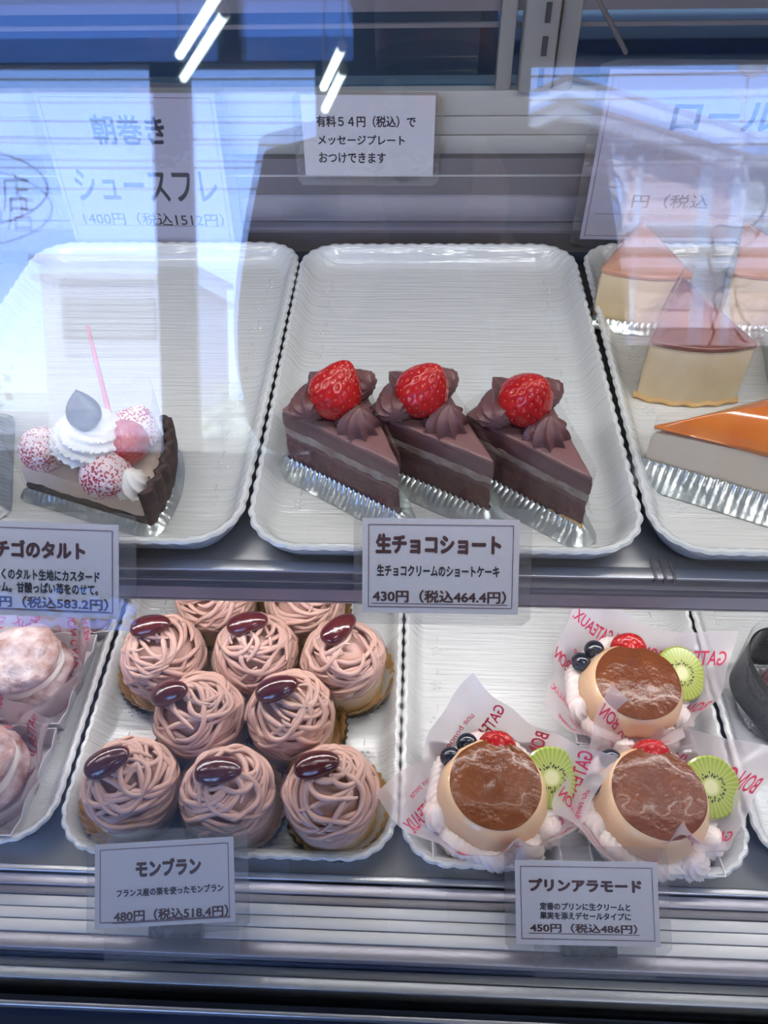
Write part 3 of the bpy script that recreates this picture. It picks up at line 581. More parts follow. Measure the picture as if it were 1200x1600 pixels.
def foil_cup(Lg, ha, spread=.009, h=.013, zig=.0016, seed=0):
    n = 300; lo = wedge(Lg, ha, spread, n); hi = wedge(Lg, ha, .0016, n); b = MB(); vs = []
    for t in (0, .25, .5, .75, 1.0):
        for j in range(n):
            p = lo[j][0].lerp(hi[j][0], t); z = .0006+h*t**1.1; nn = lo[j][1]; fl = math.sin(j*2*PI/5)*.00028*(t*.9+.15); cr_ = noise.noise(Vector((p.x*90, p.y*90, t*2+seed)))*.0016*(1-abs(2*t-1))
            p = p+nn*(fl+cr_*.8); vs.append((p.x, p.y, z+(zig*math.sin(j*2*PI/5) if t == 1 else 0)+cr_*.5))
    fs = [(i*n+j, i*n+(j+1) % n, (i+1)*n+(j+1) % n, (i+1)*n+j) for i in range(4) for j in range(n)]+[tuple(range(n-1, -1, -1))]
    return b.add(vs, fs)
def film(Lg, ha, z0, z1, off=.0016, back=0.0, lift=0):
    o = wedge(Lg, ha, off, 160); n = len(o); sel = list(range(n)); vs = []
    for z in (z0, z1):
        for j in sel:
            p = o[j][0]; far = p.length/Lg; vs.append((p.x, p.y, z+(lift*far if z == z1 else 0)))
    m_ = len(sel); return MB().add(vs, [(j, (j+1) % m_, m_+(j+1) % m_, m_+j) for j in range(m_)])

# ------------------------------------------------------------------ chocolate shortcakes
RS = [rosette(.0155, .0155, 9, .55, .32, 1, .1).mesh('rosette', 'choc_cream', 28), shell(.0130, .036, .017, 10).mesh('piped_shell', 'choc_cream', 28)]
def choc_cake(tip, ang, label, seed=0, Lg=.088, ha=R(19), h=.050, group='chocolate shortcakes'):
    t = thing('chocolate_cake', label, 'cake', (tip[0], tip[1], FU), ang, group)
    part('foil_cup', foil_cup(Lg, ha, .0115, .0100, seed=seed), 'foil', t)
    part('bottom_sponge', layer(Lg, ha, .002, .0265, 0, .0016, seed), 'sponge_dark', t); part('cream_layer', layer(Lg, ha, .0263, .0302, .0003, .0006, seed+3), 'choc_cream', t)
    part('upper_sponge', layer(Lg, ha, .0300, .0372, .0002, .0014, seed+5, ztop=lambda x, y: .0372+.0012*math.sin(x*120+seed)), 'sponge_pale', t); part('top_cream', layer(Lg, ha, .0362, h-.003, -.0002, .0007, seed+8), 'choc_cream', t)
    part('glaze', layer(Lg*.995, ha, h-.0032, h, .0004, .0003, seed+9), 'choc_top', t)
    rng = random.Random(seed)
    obj('rosette', RS[0], t, (.041, 0, h-.0008), (0, R(-6), rng.uniform(0, 6)))
    for a, rr, tw in ((ha*.62, .074, 150), (ha*.0, .079, 175), (-ha*.62, .074, 200)):
        obj('piped_shell', RS[1], t, (rr*math.cos(a), rr*math.sin(a), h-.0008), (0, R(-4), R(tw)))
    add_berry(t, (.0600, .0025, h+.016), (R(-8+6*rng.random()), R(-22-6*rng.random()), rng.uniform(0, 6)))
    part('clear_band', film(Lg, ha, .010, h+.007, .0012), 'film', t, 30)
    return t
choc_cake((-.010, .318), R(128), 'leftmost of the three chocolate cakes, its foil showing at the left', 1)
choc_cake((.0445, .322), R(131), 'middle chocolate cake, its tip behind the top of the price card', 4)
cc = choc_cake((.099, .3095), R(123), 'rightmost chocolate cake, with a yellow sponge corner at its tip', 7)
part('sponge_corner', layer(.021, R(17), .0015, .0115, -.0012, .0004, 3), 'sweet_base', cc)
choc_cake((-.269, .322), R(128), 'chocolate cake cut off by the left edge, left of the strawberry tart', 9)

# ------------------------------------------------------------------ strawberry tart
ta = thing('strawberry_tart', 'slice of strawberry tart with white cream, sugared berries and a dark chocolate drop', 'cake', (-.249, .338, FU), R(3))
TLg, tha = .090, R(22)
part('foil_base', foil_cup(TLg, tha, .008, .006, .0006, 5), 'foil', ta)
part('crust', layer(TLg, tha, .002, .012, -.0004, .0012, 2, ztop=lambda x, y: .0105+.002*math.sin(x*160)), 'tart', ta)
part('filling', layer(TLg*.985, tha, .010, .025, .0004, .0008, 4, ztop=lambda x, y: .024+.0015*math.sin(x*90)), 'custard_fill', ta)
def crustback(u, v):
    a = -tha*1.03+2*tha*1.03*u; fl = .0028*abs(math.sin(u*PI*7)); r_ = TLg+.0008+.0022*math.sin(PI*v)+fl*(.4+.8*v)+.004*v; return Vector((r_*math.cos(a), r_*math.sin(a), .001+.031*v+.0022*abs(math.sin(u*PI*7+.6))*v))
def crustin(u, v):
    p = crustback(u, v); return Vector((p.x*.955, p.y*.955, p.z))
part('fluted_crust', MB().grid(crustback, 84, 10).grid(crustin, 84, 10).grid(lambda u, v: crustback(u, 1).lerp(crustin(u, 1), v)+Vector((0, 0, .0008*math.sin(PI*v))), 84, 3).grid(lambda u, v: crustback(0, u).lerp(crustin(0, u), v), 8, 1).grid(lambda u, v: crustback(1, u).lerp(crustin(1, u), v), 8, 1), 'tart', ta)
for x, y, z, rx, ry, s_ in ((.020, .000, .038, 70, -10, 1.0), (.062, -.019, .033, 80, 25, 1.1), (.074, .016, .040, -10, 40, 1.1)): add_berry(ta, (x, y, z), (R(rx), R(ry), R(30)), SBS, s_)
add_berry(ta, (.072, -.001, .043), (R(60), R(40), 0), SBH, 1.0, 'glossy_strawberry')
sw = rosette(.0245, .022, 7, 3.6, .14, 5, 0); part('cream_swirl', MB().add([(x+.051, y+.000, z+.044) for x, y, z in sw.v], sw.f), 'cream', ta)
part('cream_foot', MB().grid(lambda u, v: (.046+(.006+.013*v)*math.cos(2*PI*u), .000+(.006+.013*v)*math.sin(2*PI*u), .026+.022*v), 32, 6, cu=True), 'cream', ta)
rs = rosette(.0125, .014, 9, .9, .22, 6, .1); part('cream_rosette', MB().add([(x+.0765, y-.021, z+.0245) for x, y, z in rs.v], rs.f), 'cream', ta)
def drop(u, v):
    a = 2*PI*u; r_ = .0098*(math.sin(PI*min(v*1.02, 1))**.8)*(1-.35*v)*1.25; bend = .0035*v*v; return Vector((.056+r_*math.cos(a)-bend, -.009+r_*.8*math.sin(a)+.013*v, .0600+.021*v))
part('chocolate_drop', MB().grid(drop, 28, 20, cu=True), 'choc_dark', ta)
part('pink_streak', MB().tube([(.060, .018, .050), (.058, .030, .080), (.056, .040, .100)], [.0018, .0014, .0009], 8), 'pink_streak', ta)  # thin pink streak rising behind the cream
part('clear_band', film(TLg, tha, .004, .060, .0022, lift=.006), 'film', ta, 30)

# ------------------------------------------------------------------ cheesecakes
def cheesecake(tip, ang, label, top, side, Lg=.082, ha=R(24), h=.048, dome=.004, seed=0, foil=True, cap=.0035, fh=.012, fs=.008, filmh=None, slope=0):
    t = thing('cheesecake', label, 'cake', (tip[0], tip[1], FU), ang, 'cheesecake slices')
    zt = lambda x, y: h-cap+slope*(x/Lg-.5)
    part('body', layer(Lg, ha, .0015, h-cap, 0, .0006, seed, ztop=zt), side, t)
    part('browned_top', layer(Lg, ha, h-cap-.0004, h, -.0004, .0003, seed+2, ztop=lambda x, y: zt(x, y)+cap, dome=dome), top, t)
    if foil: part('foil_cup', foil_cup(Lg, ha, fs, fh, .001, seed), 'foil', t)
    part('clear_band', film(Lg, ha, .004, filmh or h+.004, .0014, lift=.004), 'film', t, 30); return t
cheesecake((.1475, .366), R(-4), 'cheesecake slice with a bright amber top lying at the front of the right tray', 'amber', 'cheese_pale', .110, R(20), .044, .015, 2, fs=.015, fh=.013, slope=.012)
b2 = cheesecake((.196, .522), R(-93), 'cheesecake slice with a dark plum-brown top, its wide side to the front', 'plum_top', 'cheese', .088, R(23), .050, .003, 4, foil=False, filmh=.062)
part('crust_edge', MB().grid(lambda u, v: (.087*math.cos(R(24)*(2*u-1))+.003*math.sin(PI*v), .0885*math.sin(R(24)*(2*u-1))*1.02, -.001+.006*v+.001*math.sin(u*30)), 60, 5), 'crust_gold', b2)
cheesecake((.275, .515), R(-78), 'brown-topped cheesecake slice cut off by the right edge, beside the plum-topped one', 'plum_top', 'cheese', .090, R(23), .052, .003, 6, foil=True)
cheesecake((.183, .612), R(-98), 'cheesecake slice with a peach top at the back left corner of the right tray', 'peach_top', 'cheese', .085, R(23), .048, .002, 8, fh=.007)
cheesecake((.265, .610), R(-88), 'cheesecake slice at the back of the right tray, cut off by the right edge', 'peach_top', 'cheese', .085, R(22), .050, .002, 10, fh=.007)

# ------------------------------------------------------------------ chestnut cream cakes
def dome_pt(px_, py_, Rm, H, z0, lift=0):
    rho = math.hypot(px_, py_)/Rm; s = min(rho, 1.12); a = s*PI/2; k = (Rm+lift)*math.sin(min(a, PI/2))/(math.hypot(px_, py_) or 1e-6); z = z0+(H+lift)*math.cos(a) if a < PI/2 else z0-(a-PI/2)*H*.9
    return Vector((px_*k, py_*k, z))
def noodles(seed, Rm=.0310, H=.031, z0=.027):
    rg = random.Random(seed); b = MB()
    def f(u, v):
        a = 2*PI*u; return dome_pt(Rm*1.12*v*math.cos(a), Rm*1.12*v*math.sin(a), Rm-.0035, H-.003, z0-.001)
    b.grid(f, 36, 12, cu=True)
    way = rg.choice((-1, 1))
    for k in range(40):
        ca = rg.uniform(0, 2*PI)
        if k < 18: dist, rr, span, lift = rg.uniform(0, .004), .0200+.0115*(k/17), rg.uniform(2.8, 4.8), rg.uniform(-.0012, .0004)
        elif k < 32: dist, rr, span, lift = rg.uniform(.007, .0115), rg.uniform(.0165, .0205), rg.uniform(2.4, 4.2), rg.uniform(.0004, .0022)
        else: dist, rr, span, lift = rg.uniform(.004, .010), rg.uniform(.008, .013), rg.uniform(3, 5), rg.uniform(.0016, .0032)
        cx_, cy_ = dist*math.cos(ca), dist*math.sin(ca); a0 = rg.uniform(0, 2*PI); dr = way if k < 32 else -way; pts = []; rad_ = []
        for j in range(27):
            t = j/26; a = a0+dr*span*t; q = rr*(1+.10*math.sin(3*a+k)); p = dome_pt(cx_+q*math.cos(a), cy_+q*math.sin(a), Rm, H, z0, lift+.0006*math.sin(5*a+k)); pts.append(p); rad_.append(.0020*(.45+.55*min(1, 6*t, 6*(1-t)))*(1+.10*math.sin(7*a+k)))
        b.tube(pts, rad_, 7)
    tw = rg.uniform(0, 6)
    b.grid(lambda u, v: (.0032*(1-v)*math.cos(2*PI*u)*(1-.3*abs(math.sin(4*PI*u)))+.002*math.cos(tw), .0032*(1-v)*math.sin(2*PI*u)+.002*math.sin(tw), z0+H-.001+.009*v), 24, 6, cu=True)
    return b.mesh('chestnut_cream', 'chestnut_cream', 70)
NM = [noodles(s) for s in (11, 23, 37, 52)]
def fluted_cup(r0_, r1, h, n, amp, z0=0):
    def f(u, v): a = 2*PI*u; k = r0_+(r1-r0_)*v+amp*(.3+.7*v)*math.cos(n*a); return Vector((k*math.cos(a), k*math.sin(a), z0+h*v+(.0006*math.cos(n*a) if v == 1 else 0)))
    return MB().grid(f, n*6, 4, cu=True).grid(lambda u, v: (r0_*v*math.cos(2*PI*u), r0_*v*math.sin(2*PI*u), z0), 48, 1, cu=True)
CUPF = fluted_cup(.0325, .0375, .0085, 44, .0008).mesh('foil_cup', 'foil'); CUPG = fluted_cup(.0315, .0365, .0145, 30, .0009, .0012).mesh('fluted_crust', 'crust_gold')
def roundbody(r, z0, z1, r2=None, nu=48, rnd=.002):
    r2 = r2 or r
    pr = [(0, z0), (r, z0)]+[(r+(r2-r)*k/6, z0+(z1-rnd-z0)*k/6) for k in range(1, 7)]+[(r2-rnd*.3, z1-rnd*.35), (r2-rnd, z1), (0, z1)]
    return MB().grid(lambda u, v: (pr[round(v*(len(pr)-1))][0]*math.cos(2*PI*u), pr[round(v*(len(pr)-1))][0]*math.sin(2*PI*u), pr[round(v*(len(pr)-1))][1]), nu, len(pr)-1, cu=True)
BISC = roundbody(.0300, .0022, .0290, .0310).mesh('biscuit', 'biscuit')
BAND = MB().grid(lambda u, v: ((.0335+.0003*v)*math.cos(2*PI*u), (.0335+.0003*v)*math.sin(2*PI*u), .006+.034*v), 64, 1, cu=True).mesh('clear_band', 'film')
def nutmesh():
    def f(u, v):
        a = 2*PI*u; c = PI*v; x = math.cos(c); w_ = math.sin(c)**.85; return Vector((.0148*x*(1.0+.06*(x > 0)), .0092*w_*math.cos(a)*(1-.18*x), .0072*w_*math.sin(a)*(1-.1*x)+.0008*math.sin(x*2)))
    return MB().grid(f, 30, 24, cu=True).mesh('chestnut', 'chestnut')
NUT = nutmesh()
def montblanc(top, label, var, rz, nut, cup=(0, 0), nscale=1):
    """top: pixel of the dome centre in the photograph; nut: (dx, dy, turn, roll)"""
    p = at(top[0]+3, top[1]-20, FL+.046); t = thing('chestnut_cream_cake', label, 'cake', (p.x, p.y, FL), 0, 'chestnut cream cakes')
    obj('foil_cup', CUPF, t, (cup[0], cup[1], 0)); obj('fluted_crust', CUPG, t, (cup[0]*.9, cup[1]*.9, 0)); obj('biscuit', BISC, t); obj('chestnut_cream', NM[var], t, (0, 0, 0), (0, 0, R(rz)))
    obj('clear_band', BAND, t)
    nut = (nut[0], nut[1]-.0085)+tuple(nut[2:]); q = dome_pt(nut[0], nut[1], .0310, .031, .027, .0060); tilt = math.hypot(nut[0], nut[1])/.0305*80
    n_ = obj('chestnut', NUT, t, q, None); nv = Vector((nut[0], nut[1], .022)).normalized(); xa = Vector((math.cos(R(nut[2])), math.sin(R(nut[2])), 0)); xa = (xa-nv*xa.dot(nv)).normalized(); n_.rotation_mode = 'QUATERNION'; n_.rotation_quaternion = Matrix((xa, nv.cross(xa), nv)).transposed().to_quaternion(); n_.scale = (1.05*nscale,)*3
    return t
mb = [((332, 938), 'back left chestnut cream cake, half hidden under the upper deck rail', 0, 20, (.004, .012, 10), (0, 0)),
 ((472, 938), 'back right chestnut cream cake, half hidden beside the chocolate cake price card', 1, 140, (.004, .012, 10), (0, 0)),
 ((247, 1030), 'chestnut cream cake at the left of the row of three, its chestnut pointing left', 2, 70, (-.003, .0125, 2), (-.003, -.001)),
 ((393, 1026), 'chestnut cream cake in the middle of the row of three', 3, 0, (-.002, .0125, 8), (0, 0)),
 ((531, 1034), 'chestnut cream cake at the right of the row of three, its chestnut tilted upright', 0, 200, (-.001, .0120, 48), (.0035, -.001)),
 ((303, 1122), 'left chestnut cream cake of the middle pair, its crust unseen', 1, 30, (-.0095, .0095, -4), (0, 0)),
 ((448, 1122), 'right chestnut cream cake of the middle pair, a golden crust at its right', 2, 250, (-.004, .0105, 10), (.0035, 0)),
 ((192, 1232), 'front left chestnut cream cake, the largest in view, crust showing at its left', 3, 120, (-.0045, .0095, 22), (-.0035, 0)),
 ((348, 1246), 'front middle chestnut cream cake, behind the top right of its price card', 0, 310, (-.001, .0095, 2), (.002, 0)),
 ((512, 1246), 'front right chestnut cream cake, with a golden fluted crust at its right', 1, 80, (-.0045, .0120, 2), (.0035, 0))]
for a in mb: montblanc(*a)

# ------------------------------------------------------------------ printed wax paper, boxes, puddings
def paper_fn(S=.072, r0_=.035, beta=62, seed=0, tipz=1.0, dirs=None):
    """square sheet pressed into a low box; the four corners stand up and flop outwards"""
    def f(x, y):                                         # sheet coordinates, metres
        r_ = math.hypot(x, y); a = math.atan2(y, x); be = R(beta)
        if r_ <= r0_: h_, z = r_, 0
        else:
            d = r_-r0_; ex = d/.065; h_ = r0_+d*math.cos(be)+.010*ex*ex; z = d*math.sin(be)*(1-.22*ex)*tipz
        k = (r_/.08)**2; wv = .0030*k*math.sin(5*a+seed)+.0016*k*math.sin(11*a+2*seed); h_ += wv
        z += .0020*k*math.cos(7*a+seed)
        if dirs:
            for da, dz, dh in dirs:
                c = max(0, math.cos(a-R(da)))**6*max(0, (r_-r0_)/.065); z += dz*c; h_ += dh*c
        return Vector((h_*math.cos(a), h_*math.sin(a), z+.0015))
    return f
def paper_mesh(f, S, rz):
    c, s = math.cos(rz), math.sin(rz); n = 48
    def g(u, v):
        x, y = (2*u-1)*S, (2*v-1)*S; e_ = 1-.06*math.cos(2*u*PI)*0; return f((x*c-y*s)*e_, (x*s+y*c)*e_)
    return MB().grid(g, n, n)
LINES = [('Le patissier', .0075, .8), ('BON GATEAUX.', .0125, 0), ('vous porte', .0080, .3), ('du temps pour', .0070, .8), ('GATEAUX BON', .0125, 0), ('une bonne annee', .0070, .6)]
def print_paper(f, S, rz, parent, seed=0, dz=.0004):
    rg = random.Random(seed); c, s = math.cos(rz), math.sin(rz); y = -S+.004; k = seed
    def g(x, y_):
        x = -x                                            # printed on the outside: reads reversed through the sheet
        p = f(x*c-y_*s, x*s+y_*c); return p+Vector((0, 0, dz))
    b_v, b_f = [], []
    while y < S-.012:
        st, h, sh_ = LINES[k % len(LINES)]; k += 1
        st2 = (st+'  '+LINES[(k+2) % len(LINES)][0] if True else st); vs, fs, asp = glyphs(st2, .016 if sh_ == 0 else .008, sh_*.5)
        wd = min(2*S-.006, h*asp*1.05); x0 = -wd/2
        base = len(b_v); b_v += [g(x0+wd*a_, y+h*.9*b_) for a_, b_ in vs]; b_f += [tuple(i+base for i in q) for q in fs]; y += h+.0055
    me = bpy.data.meshes.new('printed_lettering'); me.from_pydata(b_v, [], b_f); me.materials.append(M['pink_ink']); return obj('printed_lettering', me, parent)
def card_box(w_, h, parent, scal=True):
    """square white card tray with scalloped back walls"""
    b = MB(); t_ = .0008; hw = w_/2
    b.box((0, 0, t_/2), (w_-.006, w_-.006, t_))
    for k, (dx, dy) in enumerate(((0, -1), (1, 0), (0, 1), (-1, 0))):
        n = 48; vs = []
        for sgn in (0, 1):
            for j in range(n+1):
                u = (2*j/n-1); lo = hw-.004; hi = hw+.001; top = h+(.0045*abs(math.sin(u*PI*1.5)) if scal else 0)
                for (rr, z) in ((lo, 0), (hi, top)):
                    x, y = u*rr, rr-sgn*t_; vs.append(((x*-dy+y*dx), (x*dx+y*dy) if dx == 0 else (x*dx if dx else 0), z)) if dx == 0 else vs.append((y*dx, x*dx, z))
        m_ = 2*(n+1); fs = []
        for sgn in (0, 1):
            for j in range(n): a = sgn*m_+2*j; fs.append((a, a+2, a+3, a+1))
        for j in range(n): a = 2*j; fs.append((a+1, a+3, m_+a+3, m_+a+1))
        b.add(vs, fs)
    return part('card_box', b, 'box', parent, 30)
KD = MB().grid(lambda u, v: ([0, .0195, .0208, .0208, .0195, 0][round(v*5)]*math.cos(2*PI*u), [0, .0195, .0208, .0208, .0195, 0][round(v*5)]*math.sin(2*PI*u), [-.0022, -.0022, -.0012, .0012, .0022, .0022][round(v*5)]), 48, 5, cu=True).mesh('kiwi_slice', 'kiwi', 30)
rg = random.Random(5); kb = MB()
for k in range(44):
    a = 2*PI*k/44+rg.uniform(-.06, .06); r_ = rg.uniform(.0068, .0098); q = Euler((0, 0, a)).to_matrix(); kb.ell((r_*math.cos(a), r_*math.sin(a), .0022), (.0010, .00045, .0004), 6, 4, rot=q)
KS = kb.mesh('kiwi_seeds', 'black_seed')
BB = MB().grid(lambda u, v: (.0078*math.sin(PI*v)*math.cos(2*PI*u), .0078*math.sin(PI*v)*math.sin(2*PI*u), .0070*math.cos(PI*v)-(.0016*math.exp(-(v/.13)**2))+(.0007*abs(math.sin(5*PI*u))*math.exp(-((v-.16)/.05)**2))), 40, 24, cu=True).mesh('blueberry', 'blueberry')
CS = rosette(.0115, .011, 8, 1.6, .2, 3, .1).mesh('cream_rosette', 'cream_pink', 100); SH = shell(.0095, .032, .014, 7).mesh('cream_shell', 'cream_pink', 100)
def pudding(pix, label, rz, box_rz, lean, seed, paper_dirs, pur, group='caramel puddings', fruit_rot=0, kiwi_tilt=(0, 0)):
    p = at(pix[0], pix[1], FL+.040); t = thing('caramel_pudding', label, 'dessert', (p.x, p.y, FL), 0, group)
    bx = card_box(.084, .013, t); bx.rotation_euler = (0, 0, R(box_rz))
    f = paper_fn(.076, .0385, 66, seed, dirs=paper_dirs)
    pp = part('wax_paper', paper_mesh(f, .073, R(rz)), 'wrap', t, 80); print_paper(f, .073, R(rz), pp, seed)
    def pud(u, v):
        pr = [(0, .004), (.0375, .004), (.0395, .009), (.0392, .016), (.0380, .024), (.0360, .031), (.0340, .0355), (.0318, .0385), (.0290, .0400), (.014, .0412), (0, .0414)]; q = v*(len(pr)-1); i = min(int(q), len(pr)-2); w_ = q-i
        r_ = pr[i][0]*(1-w_)+pr[i+1][0]*w_; z = pr[i][1]*(1-w_)+pr[i+1][1]*w_; a = 2*PI*u; return Vector((r_*math.cos(a)+lean[0]*z/.04, r_*math.sin(a)+lean[1]*z/.04, z+r_*math.cos(a)*lean[0]*2+r_*math.sin(a)*lean[1]*2))
    part('custard', MB().grid(pud, 56, 36, cu=True), 'pudding', t)
    def car(u, v):
        a = 2*PI*u; R_ = .0312*(1+.03*noise.noise(Vector((math.cos(a)*1.4, math.sin(a)*1.4, seed)))); r_ = R_*min(1, v*1.12); z = .0425-.0032*(r_/R_)**4*(1 if v < .9 else 1)-(.0016 if v > .95 else 0)+.0008*noise.noise(Vector((r_*math.cos(a)*90, r_*math.sin(a)*90, seed)))
        return Vector((r_*math.cos(a)+lean[0]+.0006, r_*math.sin(a)+lean[1], z+r_*math.cos(a)*lean[0]*2+r_*math.sin(a)*lean[1]*2+.0006))
    part('caramel', MB().grid(car, 64, 26, cu=True), 'caramel', t)
    def cring(u, v):
        a = 2*PI*u; b = 2*PI*v; q = .0098*(1+.10*math.sin(9*a+seed))*(1-.20*abs(math.sin(3.5*(b+a*7)))**.7)*(1+.12*noise.noise(Vector((math.cos(a)*2, math.sin(a)*2, seed*1.0)))); rr = .0385+q*math.cos(b)
        return Vector((rr*math.cos(a), rr*math.sin(a), .0125+.0016*math.sin(4*a+seed)+q*math.sin(b)*.95))
    part('cream_ring', MB().grid(cring, 200, 44, cu=True, cv=True), 'cream_pink', t, 100)
    for j, a in enumerate((-58, -30, 200, 100)):
        a = R(a+fruit_rot); o_ = obj('cream_rosette', CS, t, (.0415*math.cos(a), .0415*math.sin(a), .013), (R(-14*math.sin(a)), R(14*math.cos(a)), a)); o_.scale = (1.1, 1.1, 1.15)
    fr = lambda deg, r_, z: (r_*math.cos(R(deg+fruit_rot)), r_*math.sin(R(deg+fruit_rot)), z)
    for q in pur: obj('blueberry', BB, t, fr(q[0], q[1], q[2]), (R(q[3]), R(q[4]), 0))
    add_berry(t, fr(82, .031, .031), (R(78), 0, R(-10+fruit_rot)), SBH, .95, 'strawberry_half')
    k_ = obj('kiwi_slice', KD, t, fr(14, .0415, .0300), (R(24+kiwi_tilt[0]), R(-4+kiwi_tilt[1]), R(20))); obj('seeds', KS, k_, kind='stuff')
    return t
pudding((773, 1225), 'left caramel pudding, alone on the left side of its tray with a tall paper corner', 55, 2, (0, .001), 3, [(107, .016, .004), (190, .004, .006), (20, .010, .010), (-80, .002, -.034)], [(142, .0365, .030, 60, -30), (118, .0365, .032, 50, 10)])
pudding((1026, 1240), 'front right caramel pudding, a paper flap folded over its edge', -30, -2, (.001, .001), 5, [(30, .004, .022), (100, .004, 0), (-75, .016, -.046), (200, .004, .0)], [(132, .0365, .031, 60, -20), (163, .0385, .026, 50, -60)])
pudding((988, 1058), 'back caramel pudding with a half pale strawberry, behind the other two', -22, 0, (.003, -.003), 8, [(100, .010, .004), (15, .006, .016), (165, .006, .006), (-67, .004, -.020)], [(128, .0365, .031, 60, -20), (150, .0385, .028, 50, -60)], kiwi_tilt=(0, 14))

# dusted puffs in the same paper at the far left, black-wrapped cake at the far right
def puff(x, y, label, rz, seed):
    t = thing('cream_puff', label, 'pastry', (x, y, FL), 0, 'paper-wrapped cream puffs')
    bx = card_box(.078, .015, t); bx.rotation_euler = (0, 0, R(-4))
    f = paper_fn(.072, .036, 66, seed, dirs=[(0, .022, -.008), (-50, .016, -.006), (60, .014, -.004)]); pp = part('wax_paper', paper_mesh(f, .070, R(rz)), 'wrap', t, 80); print_paper(f, .070, R(rz), pp, seed+2)
    def pf(z0, r_, h, sd):
        return lambda u, v: Vector((r_*math.sin(PI*v)*math.cos(2*PI*u), r_*math.sin(PI*v)*math.sin(2*PI*u), z0+h*math.cos(PI*v)))*(1+.10*noise.noise(Vector((math.sin(PI*v)*math.cos(2*PI*u)*2.2, math.sin(PI*v)*math.sin(2*PI*u)*2.2, math.cos(PI*v)*2.2+sd))))
    part('puff_base', MB().grid(pf(.020, .033, .016, seed), 56, 30, cu=True), 'sugar_dust', t); part('cream_filling', MB().grid(pf(.030, .029, .009, seed+4), 40, 20, cu=True), 'cream', t)
    part('puff_lid', MB().grid(pf(.041, .030, .013, seed+7), 56, 30, cu=True), 'sugar_dust', t); return t
q = at(-20, 1200, FL+.03)
puff(q.x-.002, q.y+.083, 'sugar-dusted cream puff in pink printed paper, the middle one at the left edge', 78, 2)
puff(q.x-.008, q.y, 'nearest pink-wrapped cream puff, mostly outside the left edge', 60, 4)
puff(q.x+.012, q.y+.166, 'pink-wrapped cream puff at the back left, its white box corner in view', 20, 6)
bw = thing('black_wrapped_cake', 'cake with a curled black band in clear film, at the right edge', 'cake', tuple(at(1215, 1110, FL)[:2])+(FL,))
def band(u, v):
    a = R(60+250*u); r_ = .027+.004*math.sin(3*a); return Vector((r_*math.cos(a)*1.15, r_*math.sin(a)*1.5+.004, .004+.046*v+.006*math.sin(a)*v))
part('black_band', MB().grid(band, 60, 6).grid(lambda u, v: band(u, v)*.975+Vector((0, 0, .0003)), 60, 6), 'black_wrap', bw)
part('cake_body', roundbody(.0225, .003, .034, .022), 'sponge_dark', bw); part('cream_top', rosette(.021, .012, 9, 1.2, .2, 2, .2).mesh and MB().add([(x, y, z+.034) for x, y, z in rosette(.021, .012, 9, 1.2, .2, 2, .2).v], rosette(.021, .012, 9).f), 'choc_cream', bw)
part('clear_film', MB().grid(lambda u, v: ((.036+.003*v)*math.cos(R(40+280*u)), (.045+.002*v)*math.sin(R(40+280*u))+.004, .001+.056*v), 60, 2), 'film', bw)
part('foil_base', fluted_cup(.030, .034, .005, 36, .0008), 'foil', bw)

# ------------------------------------------------------------------ price cards
def rounded_sheet(w_, h, r_, t_):
    o = rrect(48, w_, h, r_); vs = [(p[0], -t_/2, p[1]) for p, n_, s in o]+[(p[0], t_/2, p[1]) for p, n_, s in o]; n = 48
    return MB().add(vs, [tuple(range(n)), tuple(range(2*n-1, n-1, -1))]+[(j, n+j, n+(j+1) % n, (j+1) % n) for j in range(n)])
def card(name, label, pos, tilt, roll, W, H, lines, sleeve, cat='price card', yaw=0, leg=None, border=.0035, paper='white_paper', underline=None, group='printed price cards'):
    """lines: (text, x0, x1, y0, y1, ink, bold) as fractions of the card, y down"""
    t = thing(name, label, cat, pos, 0, group)
    t.rotation_euler = (Matrix.Rotation(R(yaw), 3, 'Z') @ Matrix.Rotation(R(-tilt), 3, 'X') @ Matrix.Rotation(R(-roll), 3, 'Y')).to_euler()
    pp = part('paper', MB().box((0, 0, 0), (W, .0004, H)), paper, t, False)
    fn = lambda x, y: (x, -.00045, y)
    for s, x0, x1, y0, y1, ink, bold in lines: text(s, (x0-.5)*W, (x1-.5)*W, (.5-y1)*H, (.5-y0)*H, fn, 'lettering', ink, pp, bold)
    if underline: u0, u1, uy, ink = underline; part('underline', MB().box(((u0+u1-1)/2*W, -.0004, (.5-uy)*H), ((u1-u0)*W, .0002, .00035)), ink, pp, False)
    if border:
        bb = MB(); bw_, bh = W-2*border, H-2*border
        for cx_, cz_, sx, sz in ((0, bh/2, bw_, .0004), (0, -bh/2, bw_, .0004), (bw_/2, 0, .0004, bh), (-bw_/2, 0, .0004, bh)): bb.box((cx_, -.0004, cz_), (sx, .0002, sz))
        part('border_line', bb, 'line_ink', pp, False)
    sw_, sh_, ox, oz = sleeve; sm = rounded_sheet(sw_, sh_, .004, .0012); sm.v = [(x+ox, y, z+oz) for x, y, z in sm.v]; part('clear_sleeve', sm, 'sleeve', t, False)
    if leg: part('sleeve_tab', MB().box((leg[0], .0004, leg[1]-leg[2]/2), (leg[3], .0006, leg[2])), 'sleeve', t, False)
    return t
c1 = card('price_card', 'price card 生チョコショート 430円 in front of the chocolate cakes', depth(688, 885, .430), 42, 0.3, .0873, .0535,
  [('生チョコショート', .09, .88, .17, .36, 'brown_ink', .07), ('生チョコクリームのショートケーキ', .095, .875, .49, .605, 'dark_ink', .045), ('430円（税込464.4円）', .07, .92, .755, .885, 'brown_ink', .04)], (.099, .066, .001, -.000), underline=(.06, .93, .90, 'brown_ink'))
